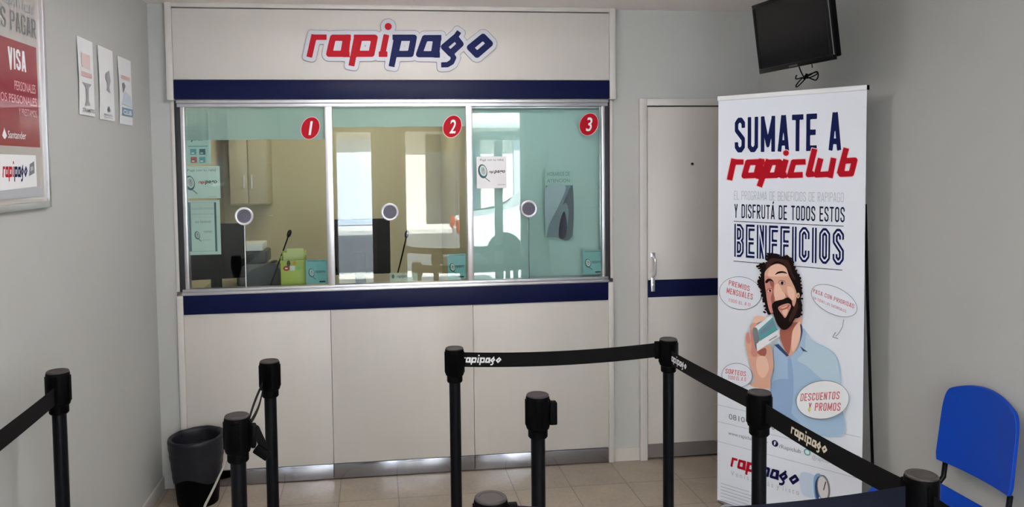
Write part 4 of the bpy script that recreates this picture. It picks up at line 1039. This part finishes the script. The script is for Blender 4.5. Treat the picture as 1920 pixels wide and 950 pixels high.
# ------------------------------------------------------------------ shopfront behind the camera and the street it looks onto (seen mirrored in the glass)
FR = mat('shopfront_white', (214, 212, 214), .4)
struct('wall_front', [(XL-.12, .60, YF-.12, YF, 0, HC), (2.98, XR+.12, YF-.12, YF, 0, HC), (.60, 2.98, YF-.12, YF, 2.40, HC), (.60, 2.20, YF-.12, YF, 2.17, 2.3995), (1.12, 1.44, YF-.12, YF, 0, 2.1695)], WALL)  # pier between first two windows added, standing in for a person's dark reflection
for n_, (a_, c_, tp) in enumerate([(.60, 1.12, 2.17), (1.44, 2.20, 2.17), (2.2005, 2.98, 2.40)]):
    t = thing('window_%d' % (n_+1), None, None, ((a_+c_)/2, YF-.06, .1), kind='structure')
    b = B(); b.box(a_, a_+.05, YF-.09, YF-.03, .1, tp, .003).box(c_-.05, c_, YF-.09, YF-.03, .1, tp, .003).box(a_+.0505, c_-.0505, YF-.09, YF-.03, .1, .16, .003).box(a_+.0505, c_-.0505, YF-.09, YF-.03, tp-.06, tp, .003)
    if n_ == 2: b.box(a_+.0505, c_-.0505, YF-.09, YF-.03, 2.0, 2.11, .003).box(2.60, 2.70, YF-.09, YF-.03, .1605, 1.9995, .003)
    b.obj('window_frame', FR, t)
    B().box(a_+.0505, c_-.0505, YF-.064, YF-.058, .1605, tp-.0605).obj('glass', SGLASS, t)
struct('trim_1', [(.60, 1.12, YF-.12, YF, 0, .0995), (1.44, 2.98, YF-.12, YF, 0, .0995)], FR)
ASPH = mat('asphalt', (96, 98, 102), .8, noise=.1, nscale=20); PAVE = mat('pavement', (214, 210, 204), .8, noise=.08, nscale=8)
struct('ground_pavement', [(-14, 17, -8.6, YF-.121, -.12, -.02)], PAVE)
struct('ground_road', [(-14, 17, -17.0, -8.601, -.22, -.14)], ASPH)
struct('ground_far_pavement', [(-14, 17, -19.0, -17.001, -.12, -.02)], PAVE)
fac = thing('street_building', 'pale building across the street mirrored in the teller glass', 'building', (2, -19.2, 0))
B().box(-12, 15, -22, -19.001, -.1, 7.0).obj('facade', mat('facade_render', (224, 216, 204), .8, noise=.06, nscale=2), fac)
SHADE = mat('dark_window', (50, 60, 72), .15); AWN = mat('awning_stripe', (176, 70, 66), .7)
for i in range(8):
    xw = -8+i*2.7
    fr_ = B().box(xw-.1, xw+1.3, -19.0, -18.93, 3.3, 5.2, .01).obj('window_frame', TRIM, fac)
    q = B().box(xw, xw+1.2, -18.929, -18.92, 3.4, 5.1).obj('window_pane', SHADE, fac); q.parent = fr_
    if i % 2:
        B().box(xw-.3, xw+1.6, -19.0, -18.93, 0, 2.5, .01).obj('shop_shutter', mat('shutter_metal', (200, 212, 228), .5, .2), fac)
    else:
        B().box(xw-.2, xw+1.4, -19.0, -18.93, 0, 2.6, .01).obj('shop_door', SHADE, fac)
B().box(-11.9, 14.9, -19.0, -18.4, 2.75, 2.95, .02).obj('cornice', TRIM, fac)
def car(x, y, m, label):
    t = thing('parked_car', label, 'car', (x, y, -.14), 'cars parked in the street')
    prof = [(-2.0, .35), (-2.05, .75), (-1.9, .92), (-1.1, 1.0), (-.55, 1.42), (.85, 1.45), (1.5, 1.0), (2.0, .92), (2.08, .6), (2.0, .32)]
    b = B(); L0 = [b.bm.verts.new((x+u, y-.8, v-.14)) for u, v in prof]; L1 = [b.bm.verts.new((x+u, y+.8, v-.14)) for u, v in prof]
    b.bridge(L0, L1); b.bm.faces.new(L0); b.bm.faces.new(L1[::-1]); bmesh.ops.bevel(b.bm, geom=b.bm.edges[:], offset=.07, segments=3, affect='EDGES'); b.obj('car_body', m, t)
    b = B()
    for sy in (-.81, .80): b.poly([(x-.95, y+sy, .88), (x-.48, y+sy, 1.22), (.78+x, y+sy, 1.24), (1.28+x, y+sy, .88)])
    b.obj('side_windows', SHADE, t)
    for sy in (-.6, .6): B().box(x-2.075, x-2.0, y+sy-.14, y+sy+.14, .5, .72, .02).obj('tail_lamp', RED, t)
    for wx in (-1.25, 1.25):
        for wy in (-.72, .72): B().lathe([(.2, -.09), (.31, -.1), (.33, -.05), (.33, .05), (.31, .1), (.2, .09)], (x+wx, y+wy, .19), 24, (0, 1, 0)).obj('wheel', BLACK, t)
car(4.6, -10.2, mat('white_car_paint', (228, 230, 232), .25, coat=.5), 'white car parked outside, mirrored in window 3')
